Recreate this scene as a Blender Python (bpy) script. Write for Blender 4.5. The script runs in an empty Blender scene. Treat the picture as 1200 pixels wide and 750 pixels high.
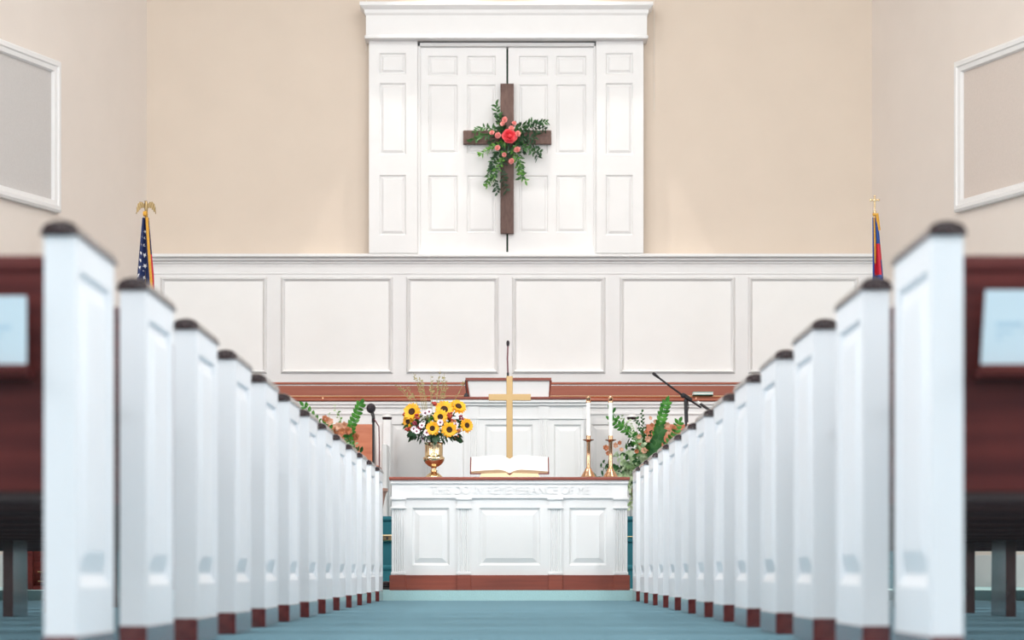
import bpy, bmesh, math, random
from mathutils import Vector, Matrix
random.seed(7)
PI = math.pi
sc = bpy.context.scene
col = sc.collection
F = 2771.0            # focal length in pixels of a 1200 wide frame
CAMZ = 0.198          # camera height
VX, VY = 597.0, 670.0

def W(x, y, Y):
    """point at distance Y seen at frame position x, y"""
    return Vector(((x - VX) * Y / F, Y, CAMZ + (VY - y) * Y / F))
def WX(x, Y): return (x - VX) * Y / F
def WZ(y, Y): return CAMZ + (VY - y) * Y / F

# ------------------------------------------------------------------ materials
def lin(c):
    c /= 255.0
    return c / 12.92 if c <= 0.04045 else ((c + 0.055) / 1.055) ** 2.4
def rgb(r, g, b): return (lin(r), lin(g), lin(b), 1.0)

def mat(name, c, rough=0.5, metal=0.0, noise=0.0, nscale=20.0, stretch=(1, 1, 1), bump=0.0, c2=None, coat=0.0, spec=0.5, trans=0.0, emit=None, estr=0.0):
    m = bpy.data.materials.new(name); m.use_nodes = True
    nt = m.node_tree; b = nt.nodes['Principled BSDF']
    b.inputs['Base Color'].default_value = c
    b.inputs['Roughness'].default_value = rough
    b.inputs['Metallic'].default_value = metal
    b.inputs['Specular IOR Level'].default_value = spec
    b.inputs['Coat Weight'].default_value = coat
    b.inputs['Coat Roughness'].default_value = 0.12
    if trans:
        b.inputs['Transmission Weight'].default_value = trans
    if emit:
        b.inputs['Emission Color'].default_value = emit
        b.inputs['Emission Strength'].default_value = estr
    if noise or bump or c2:
        tc = nt.nodes.new('ShaderNodeTexCoord'); mp = nt.nodes.new('ShaderNodeMapping')
        mp.inputs['Scale'].default_value = stretch
        nz = nt.nodes.new('ShaderNodeTexNoise')
        nz.inputs['Scale'].default_value = nscale; nz.inputs['Detail'].default_value = 5
        nt.links.new(tc.outputs['Object'], mp.inputs['Vector']); nt.links.new(mp.outputs['Vector'], nz.inputs['Vector'])
        if noise or c2:
            rp = nt.nodes.new('ShaderNodeValToRGB')
            if c2 is None:
                c2 = tuple(v * (1 - noise) for v in c[:3]) + (1,)
            rp.color_ramp.elements[0].color = c2; rp.color_ramp.elements[0].position = 0.32
            rp.color_ramp.elements[1].color = c; rp.color_ramp.elements[1].position = 0.68
            nt.links.new(nz.outputs['Fac'], rp.inputs['Fac']); nt.links.new(rp.outputs['Color'], b.inputs['Base Color'])
        if bump:
            bp = nt.nodes.new('ShaderNodeBump'); bp.inputs['Strength'].default_value = bump; bp.inputs['Distance'].default_value = 0.01
            nt.links.new(nz.outputs['Fac'], bp.inputs['Height']); nt.links.new(bp.outputs['Normal'], b.inputs['Normal'])
    return m

M = {}
M['white'] = mat('white_paint', rgb(233, 232, 232), 0.42, noise=0.02, nscale=6)
M['pewwhite'] = mat('pew_white_paint', rgb(229, 231, 235), 0.38, noise=0.02, nscale=6)
M['cream'] = mat('cream_paint', rgb(241, 240, 239), 0.5, noise=0.02, nscale=5)
M['beige'] = mat('beige_wall_paint', rgb(221, 206, 191), 0.75, noise=0.03, nscale=2.5)
M['greyside'] = mat('warm_grey_wall_paint', rgb(229, 219, 211), 0.75, noise=0.03, nscale=2.5)
M['panelgrey'] = mat('grey_panel_fabric', rgb(204, 200, 198), 0.9, noise=0.05, nscale=60, bump=0.15)
M['panelbeige'] = mat('beige_panel_fabric', rgb(214, 202, 194), 0.9, noise=0.05, nscale=60, bump=0.15)
M['mahog'] = mat('mahogany', rgb(144, 68, 50), 0.28, c2=rgb(122, 54, 40), nscale=7, stretch=(0.35, 4, 6), coat=0.15)
M['pewwood'] = mat('pew_mahogany', rgb(104, 42, 38), 0.5, c2=rgb(76, 26, 26), nscale=6, stretch=(0.3, 4, 7), coat=0.0, spec=0.3)
M['capwood'] = mat('dark_cap_wood', rgb(46, 28, 32), 0.2, c2=rgb(34, 19, 24), nscale=9, stretch=(6, 0.5, 3), coat=0.4, spec=0.3)
M['basewood'] = mat('plinth_mahogany', rgb(112, 48, 44), 0.2, c2=rgb(84, 32, 34), nscale=9, stretch=(3, 0.5, 3), coat=0.8)
M['rust'] = mat('red_brown_wood', rgb(160, 86, 60), 0.35, c2=rgb(146, 74, 52), nscale=6, stretch=(0.3, 4, 6), coat=0.1)
M['chairwood'] = mat('orange_brown_wood', rgb(204, 132, 100), 0.35, c2=rgb(184, 106, 76), nscale=4, stretch=(0.5, 4, 6), coat=0.1)
M['crosswood'] = mat('cross_wood', rgb(104, 78, 70), 0.6, c2=rgb(86, 61, 54), nscale=14, stretch=(3, 3, 1), bump=0.2)
M['seatwood'] = mat('dark_seat_wood', rgb(40, 18, 20), 0.5, c2=rgb(28, 11, 14), nscale=6, stretch=(0.3, 4, 7))
M['legwood'] = mat('support_wood', rgb(74, 50, 50), 0.22, c2=rgb(54, 34, 36), nscale=8, coat=1.0)
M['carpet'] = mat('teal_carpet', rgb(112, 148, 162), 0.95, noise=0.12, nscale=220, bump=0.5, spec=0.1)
M['carpetlit'] = mat('lit_teal_carpet', rgb(184, 220, 222), 0.95, noise=0.08, nscale=220, bump=0.5, spec=0.1)  # carpet colour lightened to stand in for stronger light on the step
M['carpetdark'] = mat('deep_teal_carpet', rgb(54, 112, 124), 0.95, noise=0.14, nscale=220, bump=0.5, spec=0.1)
M['brass'] = mat('polished_brass', rgb(232, 206, 164), 0.18, 1.0)
M['gold'] = mat('satin_gold', rgb(200, 168, 122), 0.34, 1.0)
M['paleb'] = mat('antique_brass', rgb(158, 136, 98), 0.35, 1.0)
M['rose'] = mat('rose_gold', rgb(222, 176, 140), 0.18, 1.0)
M['black'] = mat('matte_black', rgb(38, 36, 40), 0.5, noise=0.1, nscale=40)
M['foam'] = mat('black_foam', rgb(58, 52, 58), 0.95, noise=0.3, nscale=300, bump=0.6)
M['neck'] = mat('reddish_gooseneck', rgb(120, 70, 78), 0.4, 0.2, noise=0.1, nscale=80)
M['candle'] = mat('white_wax', rgb(248, 247, 244), 0.4, noise=0.01, nscale=8)
M['page'] = mat('book_pages', rgb(236, 233, 229), 0.7, noise=0.01, nscale=10)
M['edge'] = mat('gilt_page_edges', rgb(222, 196, 160), 0.5, noise=0.2, nscale=60, stretch=(1, 1, 20))
M['cover'] = mat('burgundy_leather', rgb(128, 62, 62), 0.45, noise=0.1, nscale=80, bump=0.2)
M['leaf'] = mat('green_leaf', rgb(74, 122, 62), 0.5, c2=rgb(40, 84, 44), nscale=9)
M['leafdk'] = mat('dark_green_leaf', rgb(46, 82, 52), 0.5, c2=rgb(28, 56, 36), nscale=12)
M['leaflt'] = mat('light_green_leaf', rgb(110, 164, 70), 0.5, c2=rgb(82, 138, 50), nscale=9)
M['frond'] = mat('glossy_frond_green', rgb(88, 156, 58), 0.35, c2=rgb(46, 108, 40), nscale=26)
M['varieg'] = mat('pale_variegated_leaf', rgb(214, 222, 194), 0.55, c2=rgb(150, 182, 124), nscale=14)
M['twig'] = mat('dry_twig', rgb(176, 164, 110), 0.7, noise=0.2, nscale=30)
M['stem'] = mat('green_stem', rgb(84, 110, 60), 0.6, noise=0.2, nscale=30)
M['yellow'] = mat('sunflower_petal', rgb(250, 190, 20), 0.5, c2=rgb(236, 156, 8), nscale=30)
M['seed'] = mat('sunflower_disc', rgb(74, 44, 22), 0.9, c2=rgb(42, 24, 14), nscale=90, bump=0.6)
M['daisy'] = mat('white_petal', rgb(246, 238, 242), 0.5, c2=rgb(234, 214, 224), nscale=20)
M['daisyc'] = mat('purple_daisy_eye', rgb(132, 66, 86), 0.8, noise=0.2, nscale=60)
M['orange'] = mat('orange_petal', rgb(196, 124, 84), 0.55, c2=rgb(158, 92, 60), nscale=20)
M['peach'] = mat('peach_petal', rgb(228, 184, 158), 0.55, c2=rgb(206, 150, 120), nscale=20)
M['berry'] = mat('red_berry', rgb(176, 58, 44), 0.35, noise=0.2, nscale=30)
M['maroon'] = mat('maroon_bloom', rgb(150, 48, 66), 0.6, noise=0.25, nscale=30)
M['rosered'] = mat('coral_red_rose_petal', rgb(238, 84, 92), 0.5, c2=rgb(216, 50, 66), nscale=24)
M['pink'] = mat('pink_rose_petal', rgb(240, 164, 156), 0.5, c2=rgb(228, 136, 132), nscale=24)
M['navy'] = mat('navy_cloth', rgb(34, 48, 96), 0.75, noise=0.15, nscale=40)
M['royal'] = mat('royal_blue_cloth', rgb(28, 72, 150), 0.65, noise=0.15, nscale=40)
M['flagred'] = mat('red_cloth', rgb(206, 34, 58), 0.7, noise=0.12, nscale=40)
M['flagwhite'] = mat('white_cloth', rgb(240, 238, 240), 0.75, noise=0.04, nscale=40)
M['fringe'] = mat('gold_fringe', rgb(232, 172, 64), 0.7, noise=0.3, nscale=120, bump=0.4)
M['pot'] = mat('blush_brown_pot', rgb(196, 150, 134), 0.5, noise=0.12, nscale=12)
M['slot'] = mat('dark_green_curtain', rgb(46, 84, 58), 0.85, noise=0.25, nscale=40, stretch=(6, 6, 0.3))
M['card'] = mat('pale_blue_card', rgb(196, 214, 224), 0.55, noise=0.03, nscale=10)
M['ink'] = mat('blue_print', rgb(172, 198, 214), 0.6, noise=0.03, nscale=10)
M['tealbook'] = mat('teal_book_cloth', rgb(134, 186, 178), 0.6, noise=0.06, nscale=40)
M['ceil'] = mat('ceiling_white', rgb(238, 236, 232), 0.8, noise=0.02, nscale=3)
M['wire'] = mat('white_wire', rgb(236, 232, 226), 0.5, noise=0.02, nscale=5)
M['pane'] = mat('bright_daylit_glass', rgb(240, 246, 255), 0.3, emit=(0.86, 0.94, 1.0, 1), estr=3.0, noise=0.02)
M['lampglow'] = mat('lamp_diffuser', rgb(255, 250, 240), 0.4, emit=(1.0, 0.95, 0.88, 1), estr=4.0, noise=0.02)

# ------------------------------------------------------------------ mesh helpers
def BM(): return bmesh.new()

def box(bm, x0, x1, y0, y1, z0, z1, bev=0.0, seg=1):
    if x1 < x0: x0, x1 = x1, x0
    if y1 < y0: y0, y1 = y1, y0
    if z1 < z0: z0, z1 = z1, z0
    t = bmesh.new()
    bmesh.ops.create_cube(t, size=1.0)
    for v in t.verts:
        v.co = Vector(((x0 + x1) / 2 + v.co.x * (x1 - x0), (y0 + y1) / 2 + v.co.y * (y1 - y0), (z0 + z1) / 2 + v.co.z * (z1 - z0)))
    if bev > 0:
        bmesh.ops.bevel(t, geom=list(t.edges), offset=bev, segments=seg, affect='EDGES', profile=0.5)
    merge(bm, t)

def merge(bm, t, mtx=None):
    me = bpy.data.meshes.new('tmp')
    if mtx is not None: bmesh.ops.transform(t, matrix=mtx, verts=t.verts)
    t.to_mesh(me); t.free()
    bm.from_mesh(me); bpy.data.meshes.remove(me)

def prism(bm, pts, axis, a, b):
    """polygon pts (2-D) extruded along axis from a to b. axis 'x': pts are (y,z); 'y': (x,z); 'z': (x,y)"""
    def mk(p, t):
        return {'x': (t, p[0], p[1]), 'y': (p[0], t, p[1]), 'z': (p[0], p[1], t)}[axis]
    v0 = [bm.verts.new(mk(p, a)) for p in pts]; v1 = [bm.verts.new(mk(p, b)) for p in pts]
    n = len(pts)
    fs = [bm.faces.new(v0), bm.faces.new(v1[::-1])]
    for i in range(n): fs.append(bm.faces.new((v0[i], v0[(i + 1) % n], v1[(i + 1) % n], v1[i])))
    bmesh.ops.recalc_face_normals(bm, faces=fs)

def lathe(bm, prof, cx=0, cy=0, cz=0, n=24, mtx=None):
    ROUND[0] = True
    t = bmesh.new() if mtx is not None else bm
    rings = []
    for r, z in prof:
        if r < 1e-6: rings.append([t.verts.new((cx, cy, cz + z))])
        else: rings.append([t.verts.new((cx + r * math.cos(2 * PI * i / n), cy + r * math.sin(2 * PI * i / n), cz + z)) for i in range(n)])
    for a, b in zip(rings, rings[1:]):
        for i in range(n):
            j = (i + 1) % n
            if len(a) == 1 and len(b) == 1: continue
            if len(a) == 1: t.faces.new((a[0], b[j], b[i]))
            elif len(b) == 1: t.faces.new((a[i], a[j], b[0]))
            else: t.faces.new((a[i], a[j], b[j], b[i]))
    for rg, flip in ((rings[0], True), (rings[-1], False)):
        if len(rg) > 1: t.faces.new(rg[::-1] if flip else rg)
    if mtx is not None: merge(bm, t, mtx)

def tube(bm, pts, r, n=8):
    ROUND[0] = True
    pts = [Vector(p) for p in pts]
    rs = r if isinstance(r, (list, tuple)) else [r] * len(pts)
    rings = []; up = None
    for i, p in enumerate(pts):
        d = (pts[min(i + 1, len(pts) - 1)] - pts[max(i - 1, 0)]).normalized()
        if up is None:
            up = Vector((0, 0, 1)) if abs(d.z) < 0.9 else Vector((1, 0, 0))
        s = d.cross(up).normalized(); up = s.cross(d).normalized()
        rings.append([bm.verts.new(p + (s * math.cos(2 * PI * k / n) + up * math.sin(2 * PI * k / n)) * rs[i]) for k in range(n)])
    for a, b in zip(rings, rings[1:]):
        for k in range(n): bm.faces.new((a[k], a[(k + 1) % n], b[(k + 1) % n], b[k]))
    bm.faces.new(rings[0][::-1]); bm.faces.new(rings[-1])

def ball(bm, c, r, sx=1, sy=1, sz=1, u=12, v=8):
    ROUND[0] = True
    t = bmesh.new(); bmesh.ops.create_uvsphere(t, u_segments=u, v_segments=v, radius=r)
    merge(bm, t, Matrix.Translation(c) @ Matrix.Diagonal((sx, sy, sz, 1)))

def loops(bm, T, rects, cap=True):
    """rects: (u0,u1,v0,v1,d); successive rings joined; T maps (u,v,d) to xyz"""
    prev = None
    for u0, u1, v0, v1, d in rects:
        ring = [bm.verts.new(T(u0, v0, d)), bm.verts.new(T(u1, v0, d)), bm.verts.new(T(u1, v1, d)), bm.verts.new(T(u0, v1, d))]
        if prev:
            for i in range(4): bm.faces.new((prev[i], prev[(i + 1) % 4], ring[(i + 1) % 4], ring[i]))
        prev = ring
    if cap: bm.faces.new(prev)

def inset(r, k): return (r[0] + k, r[1] - k, r[2] + k, r[3] - k)
def rect(r, k, d): return inset(r, k) + (d,)

def front(y):     # d>0 comes toward -Y
    return lambda u, v, d: (u, y - d, v)

def molding(bm, T, r, w, d):
    loops(bm, T, [rect(r, 0, 0), rect(r, w * 0.25, d * 0.7), rect(r, w * 0.5, d), rect(r, w * 0.75, d * 0.6), rect(r, w, 0)], cap=False)

def framed(bm, x0, x1, z0, z1, y, t, holes, lip=0.010, depth=0.012, cham=0.04, rise=0.010):
    """board facing -Y at y, thickness t, whose holes (x0,x1,z0,z1) carry recessed raised fields"""
    xs = sorted({x0, x1} | {h[0] for h in holes} | {h[1] for h in holes})
    zs = sorted({z0, z1} | {h[2] for h in holes} | {h[3] for h in holes})
    for a, b in zip(xs, xs[1:]):
        run = None
        for c, d in zip(zs, zs[1:]):
            mx, mz = (a + b) / 2, (c + d) / 2
            if any(h[0] < mx < h[1] and h[2] < mz < h[3] for h in holes):
                if run: box(bm, a, b, y, y + t, run[0], run[1]); run = None
            else: run = (run[0], d) if run else (c, d)
        if run: box(bm, a, b, y, y + t, run[0], run[1])
    for h in holes:
        loops(bm, front(y), [rect(h, 0, 0), rect(h, lip, -depth), rect(h, lip * 1.3, -depth), rect(h, lip * 1.3 + cham, -depth + rise)])

# ------------------------------------------------------------------ object helpers
ROUND = [False]       # set by the round-shape builders, read and cleared when the mesh is linked
def link(name, bm, m, parent=None, loc=(0, 0, 0), base=(0, 0, 0), angle=None, smooth=True):
    """base: point that becomes the mesh origin (its coordinates are subtracted)"""
    if angle is None: angle = 35 if ROUND[0] else 11
    ROUND[0] = False
    bmesh.ops.remove_doubles(bm, verts=bm.verts, dist=1e-6)
    bmesh.ops.translate(bm, verts=bm.verts, vec=-Vector(base))
    me = bpy.data.meshes.new(name); bm.to_mesh(me); bm.free()
    for mm in (m if isinstance(m, (list, tuple)) else [m]): me.materials.append(M[mm])
    if smooth:
        for p in me.polygons: p.use_smooth = True
        me.set_sharp_from_angle(angle=math.radians(angle))
    o = bpy.data.objects.new(name, me); col.objects.link(o)
    o.location = loc
    if parent: o.parent = parent
    return o

def tag(o, label=None, cat=None, group=None, kind=None):
    if label: o['label'] = label
    if cat: o['category'] = cat
    if group: o['group'] = group
    if kind: o['kind'] = kind
    return o

def thing(name, loc, label, cat, group=None):
    o = bpy.data.objects.new(name, None); col.objects.link(o); o.location = loc
    o.empty_display_size = 0.1
    return tag(o, label, cat, group)

def part(name, bm, m, root, angle=None):
    """bm in world coordinates; root unrotated Empty (or a part at root's origin)"""
    top = root
    while top.parent: top = top.parent
    return link(name, bm, m, root, base=top.location, angle=angle)

def struct(name, bm, m, parent=None, label=None):
    o = link(name, bm, m, parent)
    if not parent: o['kind'] = 'structure'
    if label: o['label'] = label
    return o

def copy_tree(o, parent=None):
    c = o.copy(); col.objects.link(c)
    if parent: c.parent = parent
    for ch in list(o.children): copy_tree(ch, c)
    return c

# ------------------------------------------------------------------ the setting
YB = 22.0                                   # rear wall of the chancel
XC = -WX(172, YB)                           # half width at the corner, 3.374
MS = 0.37                                   # slope of the splayed walls
YS = 17.2                                   # where the splay ends
XS = XC + MS * (YB - YS)
XN = 6.3; YR = -5.0; HC = 7.1; HN = 7.2
P0, S1, S2, ST = 0.07, 0.25, 0.461, 0.632

bm = BM(); box(bm, -XN - .1, XN + .1, YR - .1, 16.17, -0.1, 0); struct('floor', bm, 'carpet')
bm = BM()
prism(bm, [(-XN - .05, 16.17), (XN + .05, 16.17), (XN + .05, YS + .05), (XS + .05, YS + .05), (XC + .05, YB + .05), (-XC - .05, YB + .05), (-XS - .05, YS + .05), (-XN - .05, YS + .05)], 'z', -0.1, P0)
struct('platform', bm, 'carpetlit')
SX = 3.25
bm = BM()
def nose(bm, y, z0, z1, x):
    box(bm, -x, x, y, 19.0, z0, z1)
    tube(bm, [(-x, y, z1 - 0.02), (x, y, z1 - 0.02)], 0.02, 10)
nose(bm, 17.9, P0, S1, SX); nose(bm, 18.2, S1, S2, SX); nose(bm, 18.5, S2, ST, SX)
prism(bm, [(-SX, 18.6), (SX, 18.6), (SX + .3, 19.2), (SX, YB - .05), (-SX, YB - .05), (-SX - .3, 19.2)], 'z', P0, ST)
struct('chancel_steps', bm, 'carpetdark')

bm = BM(); box(bm, -XC - .3, XC + .3, YB, YB + .2, -.1, HC + .1); struct('wall_back', bm, 'beige')
for s, nm, mm in ((-1, 'left', 'greyside'), (1, 'right', 'greyside')):
    bm = BM()
    nx, ny = math.cos(math.atan(MS)), math.sin(math.atan(MS))
    prism(bm, [(s * XC, YB), (s * XS, YS), (s * (XS + .2 * nx), YS + .2 * ny), (s * (XC + .2 * nx), YB + .2 * ny)], 'z', -.1, HN + .1)
    struct('wall_splay_' + nm, bm, mm)
    bm = BM()
    e = 0.03
    prism(bm, [(s * (XC - e * nx), YB - e * ny), (s * (XS - e * nx), YS - e * ny), (s * XS, YS), (s * XC, YB)], 'z', P0, 0.34)
    struct('baseboard_' + nm, bm, 'white')
    bm = BM(); box(bm, s * XS, s * (XN + .2), YS, YS + .2, -.1, HN + .1); struct('wall_front_' + nm, bm, 'greyside')
    bm = BM(); box(bm, s * XN, s * (XN + .2), YR, YS, -.1, HN + .1); struct('wall_' + nm, bm, 'greyside')
bm = BM(); box(bm, -XN - .2, XN + .2, YR - .2, YR, -.1, HN + .1); struct('wall_rear', bm, 'greyside')
bm = BM(); box(bm, -XN - .2, XN + .2, YR - .2, YS + .1, HN, HN + .2); struct('ceiling', bm, 'ceil')
bm = BM(); prism(bm, [(-XS - .1, YS), (XS + .1, YS), (XC + .2, YB + .1), (-XC - .2, YB + .1)], 'z', HC, HC + .2)
box(bm, -XS, XS, YS, YS + .15, HC - .25, HN); struct('ceiling_chancel', bm, 'ceil')

# daylit windows of the nave (outside the frame, the light comes through them)
wn = 0
for s in (-1, 1):
    for yc in (-1.5, 3.0, 7.5, 12.0):
        wn += 1
        t = BM(); box(t, s * (XN - .02), s * (XN - .005), yc - .8, yc + .8, 1.2, 4.8)
        w = struct('window_%d' % wn, t, 'pane')
        t = BM()
        for a in (-.86, .80): box(t, s * (XN - .07), s * XN, yc + a, yc + a + .06, 1.14, 4.86)
        for z in (1.14, 4.80): box(t, s * (XN - .07), s * XN, yc - .86, yc + .86, z, z + .06)
        for a in (-.27, .27): box(t, s * (XN - .05), s * (XN - .021), yc + a - .015, yc + a + .015, 1.2, 4.8)
        for k in range(1, 6): box(t, s * (XN - .05), s * (XN - .021), yc - .8, yc + .8, 1.2 + k * .6 - .015, 1.2 + k * .6 + .015)
        struct('window_frame', t, 'white', w)
bm = BM(); box(bm, -1.2, 1.2, YR, YR + .04, 0, 2.6)
d = struct('door_3', bm, 'white')
bm = BM()
for a in (-1.05, .1): framed(bm, a, a + .95, .1, 2.5, YR + .06, .001, [], 0)
for x in (-1.3, 1.2): box(bm, x, x + .1, YR, YR + .08, 0, 2.7)
box(bm, -1.3, 1.3, YR, YR + .08, 2.6, 2.7)
struct('door_frame', bm, 'white', d)

# --- wainscot on the rear wall
YW = YB - 0.04
bm = BM()
zt, zb = WZ(300.5, YW), 0.9
box(bm, -XC, XC, YW, YB, ST, zt)
struct('trim_1', bm, 'white')
bm = BM()
def hbar(bm, ya, yb_, out, x0=-XC, x1=XC): box(bm, x0, x1, YW - out, YW, WZ(yb_, YW), WZ(ya, YW), min(out, .012) * .4)
hbar(bm, 298.8, 302.5, .10); hbar(bm, 302.5, 306, .05); hbar(bm, 306, 309, .015); hbar(bm, 319.5, 321.5, .008)
struct('trim_2', bm, 'white')
k = 2
for (a, b) in ((188, 313), (329, 460.5), (476, 584.5), (600, 709.5), (726, 861.5), (876.5, 1006)):
    k += 1
    bm = BM()
    r = (WX(a, YW), WX(b, YW), WZ(438, YW), WZ(324.5, YW))
    molding(bm, front(YW), r, 0.04, 0.030)
    struct('trim_%d' % k, bm, 'white')
    bm = BM(); q = inset(r, .04); box(bm, q[0], q[1], YW - .003, YW + .001, q[2], q[3])
    k += 1
    struct('trim_%d' % k, bm, 'cream')

# --- baptistry surround with panelled doors on the rear wall
def bx(bm, xa, xb, ya, yb_, yf, ybk, bev=0.0):   # box given by its front face on the frame
    box(bm, WX(xa, YB), WX(xb, YB), yf, ybk, WZ(yb_, YB), WZ(ya, YB), bev)
def PR(xa, xb, ya, yb_): return (WX(xa, YB), WX(xb, YB), WZ(yb_, YB), WZ(ya, YB))
def deco(bm, Y, rs, **kw):
    for (x0, x1, z0, z1), holes in rs: framed(bm, x0, x1, z0, z1, Y, .06, holes, **kw)
for i, (xa, xb, pa, pb) in enumerate(((433.5, 490, 445.6, 476.6), (698, 753, 709, 741))):
    bm = BM()
    framed(bm, WX(xa, YB), WX(xb, YB), WZ(299, YB), WZ(50, YB), YB - .14, .13,
           [PR(pa, pb, 66, 90.5), PR(pa, pb, 101, 184), PR(pa, pb, 208, 278)], lip=.012, depth=.016, cham=.022, rise=.014)
    bx(bm, xa, xb, 50, 299, YB - .02, YB)
    struct('trim_%d' % (31 + i), bm, 'white')
cols_l = ((502, 536.5), (547.5, 581)); cols_r = ((608, 642), (651.5, 686.5))
rows = ((68, 91), (101.5, 182), (207.5, 274))
for i, (xa, xb, cs) in enumerate(((492.5, 593.4, cols_l), (595.6, 696, cols_r))):
    bm = BM()
    hs = [PR(c[0], c[1], r[0], r[1]) for c in cs for r in rows]
    framed(bm, WX(xa, YB), WX(xb, YB), WZ(297.5, YB), WZ(58, YB), YB - .09, .05, hs, lip=.010, depth=.013, cham=.02, rise=.010)
    bx(bm, xa, xb, 58, 297.5, YB - .065, YB - .04)
    struct('door_%d' % (1 + i), bm, 'white')
bm = BM()
bx(bm, 490, 493, 53, 299, YB - .115, YB - .03, .004); bx(bm, 695.5, 698, 53, 299, YB - .115, YB - .03, .004)
bx(bm, 490, 698, 53, 57.5, YB - .115, YB - .03, .004); bx(bm, 490, 698, 297, 299.5, YB - .1, YB - .03)
struct('trim_33', bm, 'white')
bm = BM(); bx(bm, 590, 600, 58, 296.5, YB - .038, YB - .01); struct('trim_34', bm, 'slot')
# entablature
bm = BM()
xl, xr = WX(430.5, YB), WX(756.5, YB)
z0, z1, z2 = WZ(51.5, YB), WZ(22, YB), WZ(10, YB)
box(bm, xl, xr, YB - .22, YB, z0 + .03, z1)
box(bm, xl - .012, xr + .012, YB - .235, YB, z0, z0 + .03, .006)
prof = [(0.0, z1 - .02), (0.012, z1), (0.016, z1 + .03), (0.045, z1 + .055), (0.055, z1 + .065), (0.055, z2)]
prev = None
for d, z in prof:
    ring = [bm.verts.new((xl - d, YB, z)), bm.verts.new((xl - d, YB - .22 - d, z)), bm.verts.new((xr + d, YB - .22 - d, z)), bm.verts.new((xr + d, YB, z))]
    if prev:
        for i in range(3): bm.faces.new((prev[i], prev[i + 1], ring[i + 1], ring[i]))
    prev = ring
bm.faces.new(prev)
struct('trim_35', bm, 'white')
for i, x in enumerate((429.2, 766.5)):
    bm = BM(); tube(bm, [(WX(x, YB), YB - .01, WZ(130 if i else 60, YB)), (WX(x, YB), YB - .01, HC)], .0022, 6)
    struct('trim_%d' % (36 + i), bm, 'wire')

# --- framed panels on the splayed walls
def splay_frame(s, xin, inlay, label, ytop, ybot):
    ne = Vector((s * math.sin(math.atan(MS)), -math.cos(math.atan(MS)), 0))   # along the wall, toward the camera
    nn = Vector((-s * math.cos(math.atan(MS)), -math.sin(math.atan(MS)), 0))   # into the room
    Y = (XC + MS * YB) / (abs(xin - VX) / F + MS)
    base = Vector((s * (XC + MS * (YB - Y)), Y, 0))
    za, zb_ = WZ(ybot, Y), WZ(ytop, Y)
    def T(u, v, d): return tuple(base + ne * u + nn * d + Vector((0, 0, v)))
    L = 2.0
    t = thing('framed_panel', base + Vector((0, 0, za)), label, 'wall panel', 'framed panels on the splayed walls')
    r = (0, L, za, zb_)
    b = BM()
    loops(b, T, [rect(r, 0, .001), rect(r, 0, .045), rect(r, .02, .06), rect(r, .05, .06), rect(r, .06, .048), rect(r, .095, .042), rect(r, .105, .02), rect(r, .105, .004)], cap=False)
    part('frame', b, 'white', t)
    b = BM(); loops(b, T, [rect(r, .1, .001), rect(r, .1, .012)]); part('panel_inlay', b, inlay, t)
splay_frame(-1, 66, 'panelgrey', 'white framed grey panel on the splayed wall, above the left pews', 73, 250)
splay_frame(1, 1123.5, 'panelbeige', 'white framed pinkish beige panel on the splayed wall, above the right pews', 73.5, 249.5)

# ------------------------------------------------------------------ choir rail and bench
YCR = 20.2
bm = BM()
zc = WZ(470.5, YCR)
holes = [(WX(a, YCR), WX(b, YCR), WZ(600, YCR), WZ(497, YCR)) for a, b in ((235, 330), (345, 440), (459, 501), (693, 735), (754, 849), (864, 959))]
framed(bm, -3.3, 3.3, ST, zc, YCR, .06, holes, lip=.012, depth=.016, cham=.03, rise=.008)
box(bm, -3.3, 3.3, YCR + .02, YCR + .12, ST, zc)
for ya, yb_, o in ((470.6, 474.5, .035), (474.5, 478, .02), (483, 486, .012)):
    box(bm, -3.3, 3.3, YCR - o, YCR + .01, WZ(yb_, YCR), WZ(ya, YCR), .004)
cr = struct('wall_choir_rail', bm, 'white')
bm = BM()
box(bm, -3.32, 3.32, YCR - .055, YCR + .15, zc, zc + .02, .006)
struct('rail_cap', bm, 'rust', cr)
bm = BM(); tube(bm, [(-3.3, YCR + .05, zc + .045), (3.3, YCR + .05, zc + .045)], .011, 8)
for x in (-2.6, -1.6, 1.6, 2.6): tube(bm, [(x, YCR + .05, zc + .015), (x, YCR + .05, zc + .045)], .008, 8)
struct('brass_rail', bm, 'rose', cr)
YCP = 21.2
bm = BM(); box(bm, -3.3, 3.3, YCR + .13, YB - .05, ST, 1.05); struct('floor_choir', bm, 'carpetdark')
t = thing('choir_bench', (0, YCP - .2, 1.05), 'long red-brown wooden choir bench behind the white choir rail', 'bench')
b = BM(); zt = WZ(448, YCP)
box(b, -2.95, 2.95, YCP, YCP + .035, 1.2, zt - .03); box(b, -2.97, 2.97, YCP - .02, YCP + .05, zt - .02, zt, .006, 2)
box(b, -2.95, 2.95, YCP - .012, YCP, WZ(465, YCP), WZ(462, YCP), .003)
part('backrest', b, 'rust', t)
b = BM(); box(b, -2.95, 2.95, YCP - .42, YCP + .01, 1.42, 1.46, .01); part('seat', b, 'rust', t)
for x in (-2.95, 2.95):
    b = BM(); box(b, x - .025, x + .025, YCP - .4, YCP + .04, 1.05, 1.78, .008); part('bench_end', b, 'white', t)

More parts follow.
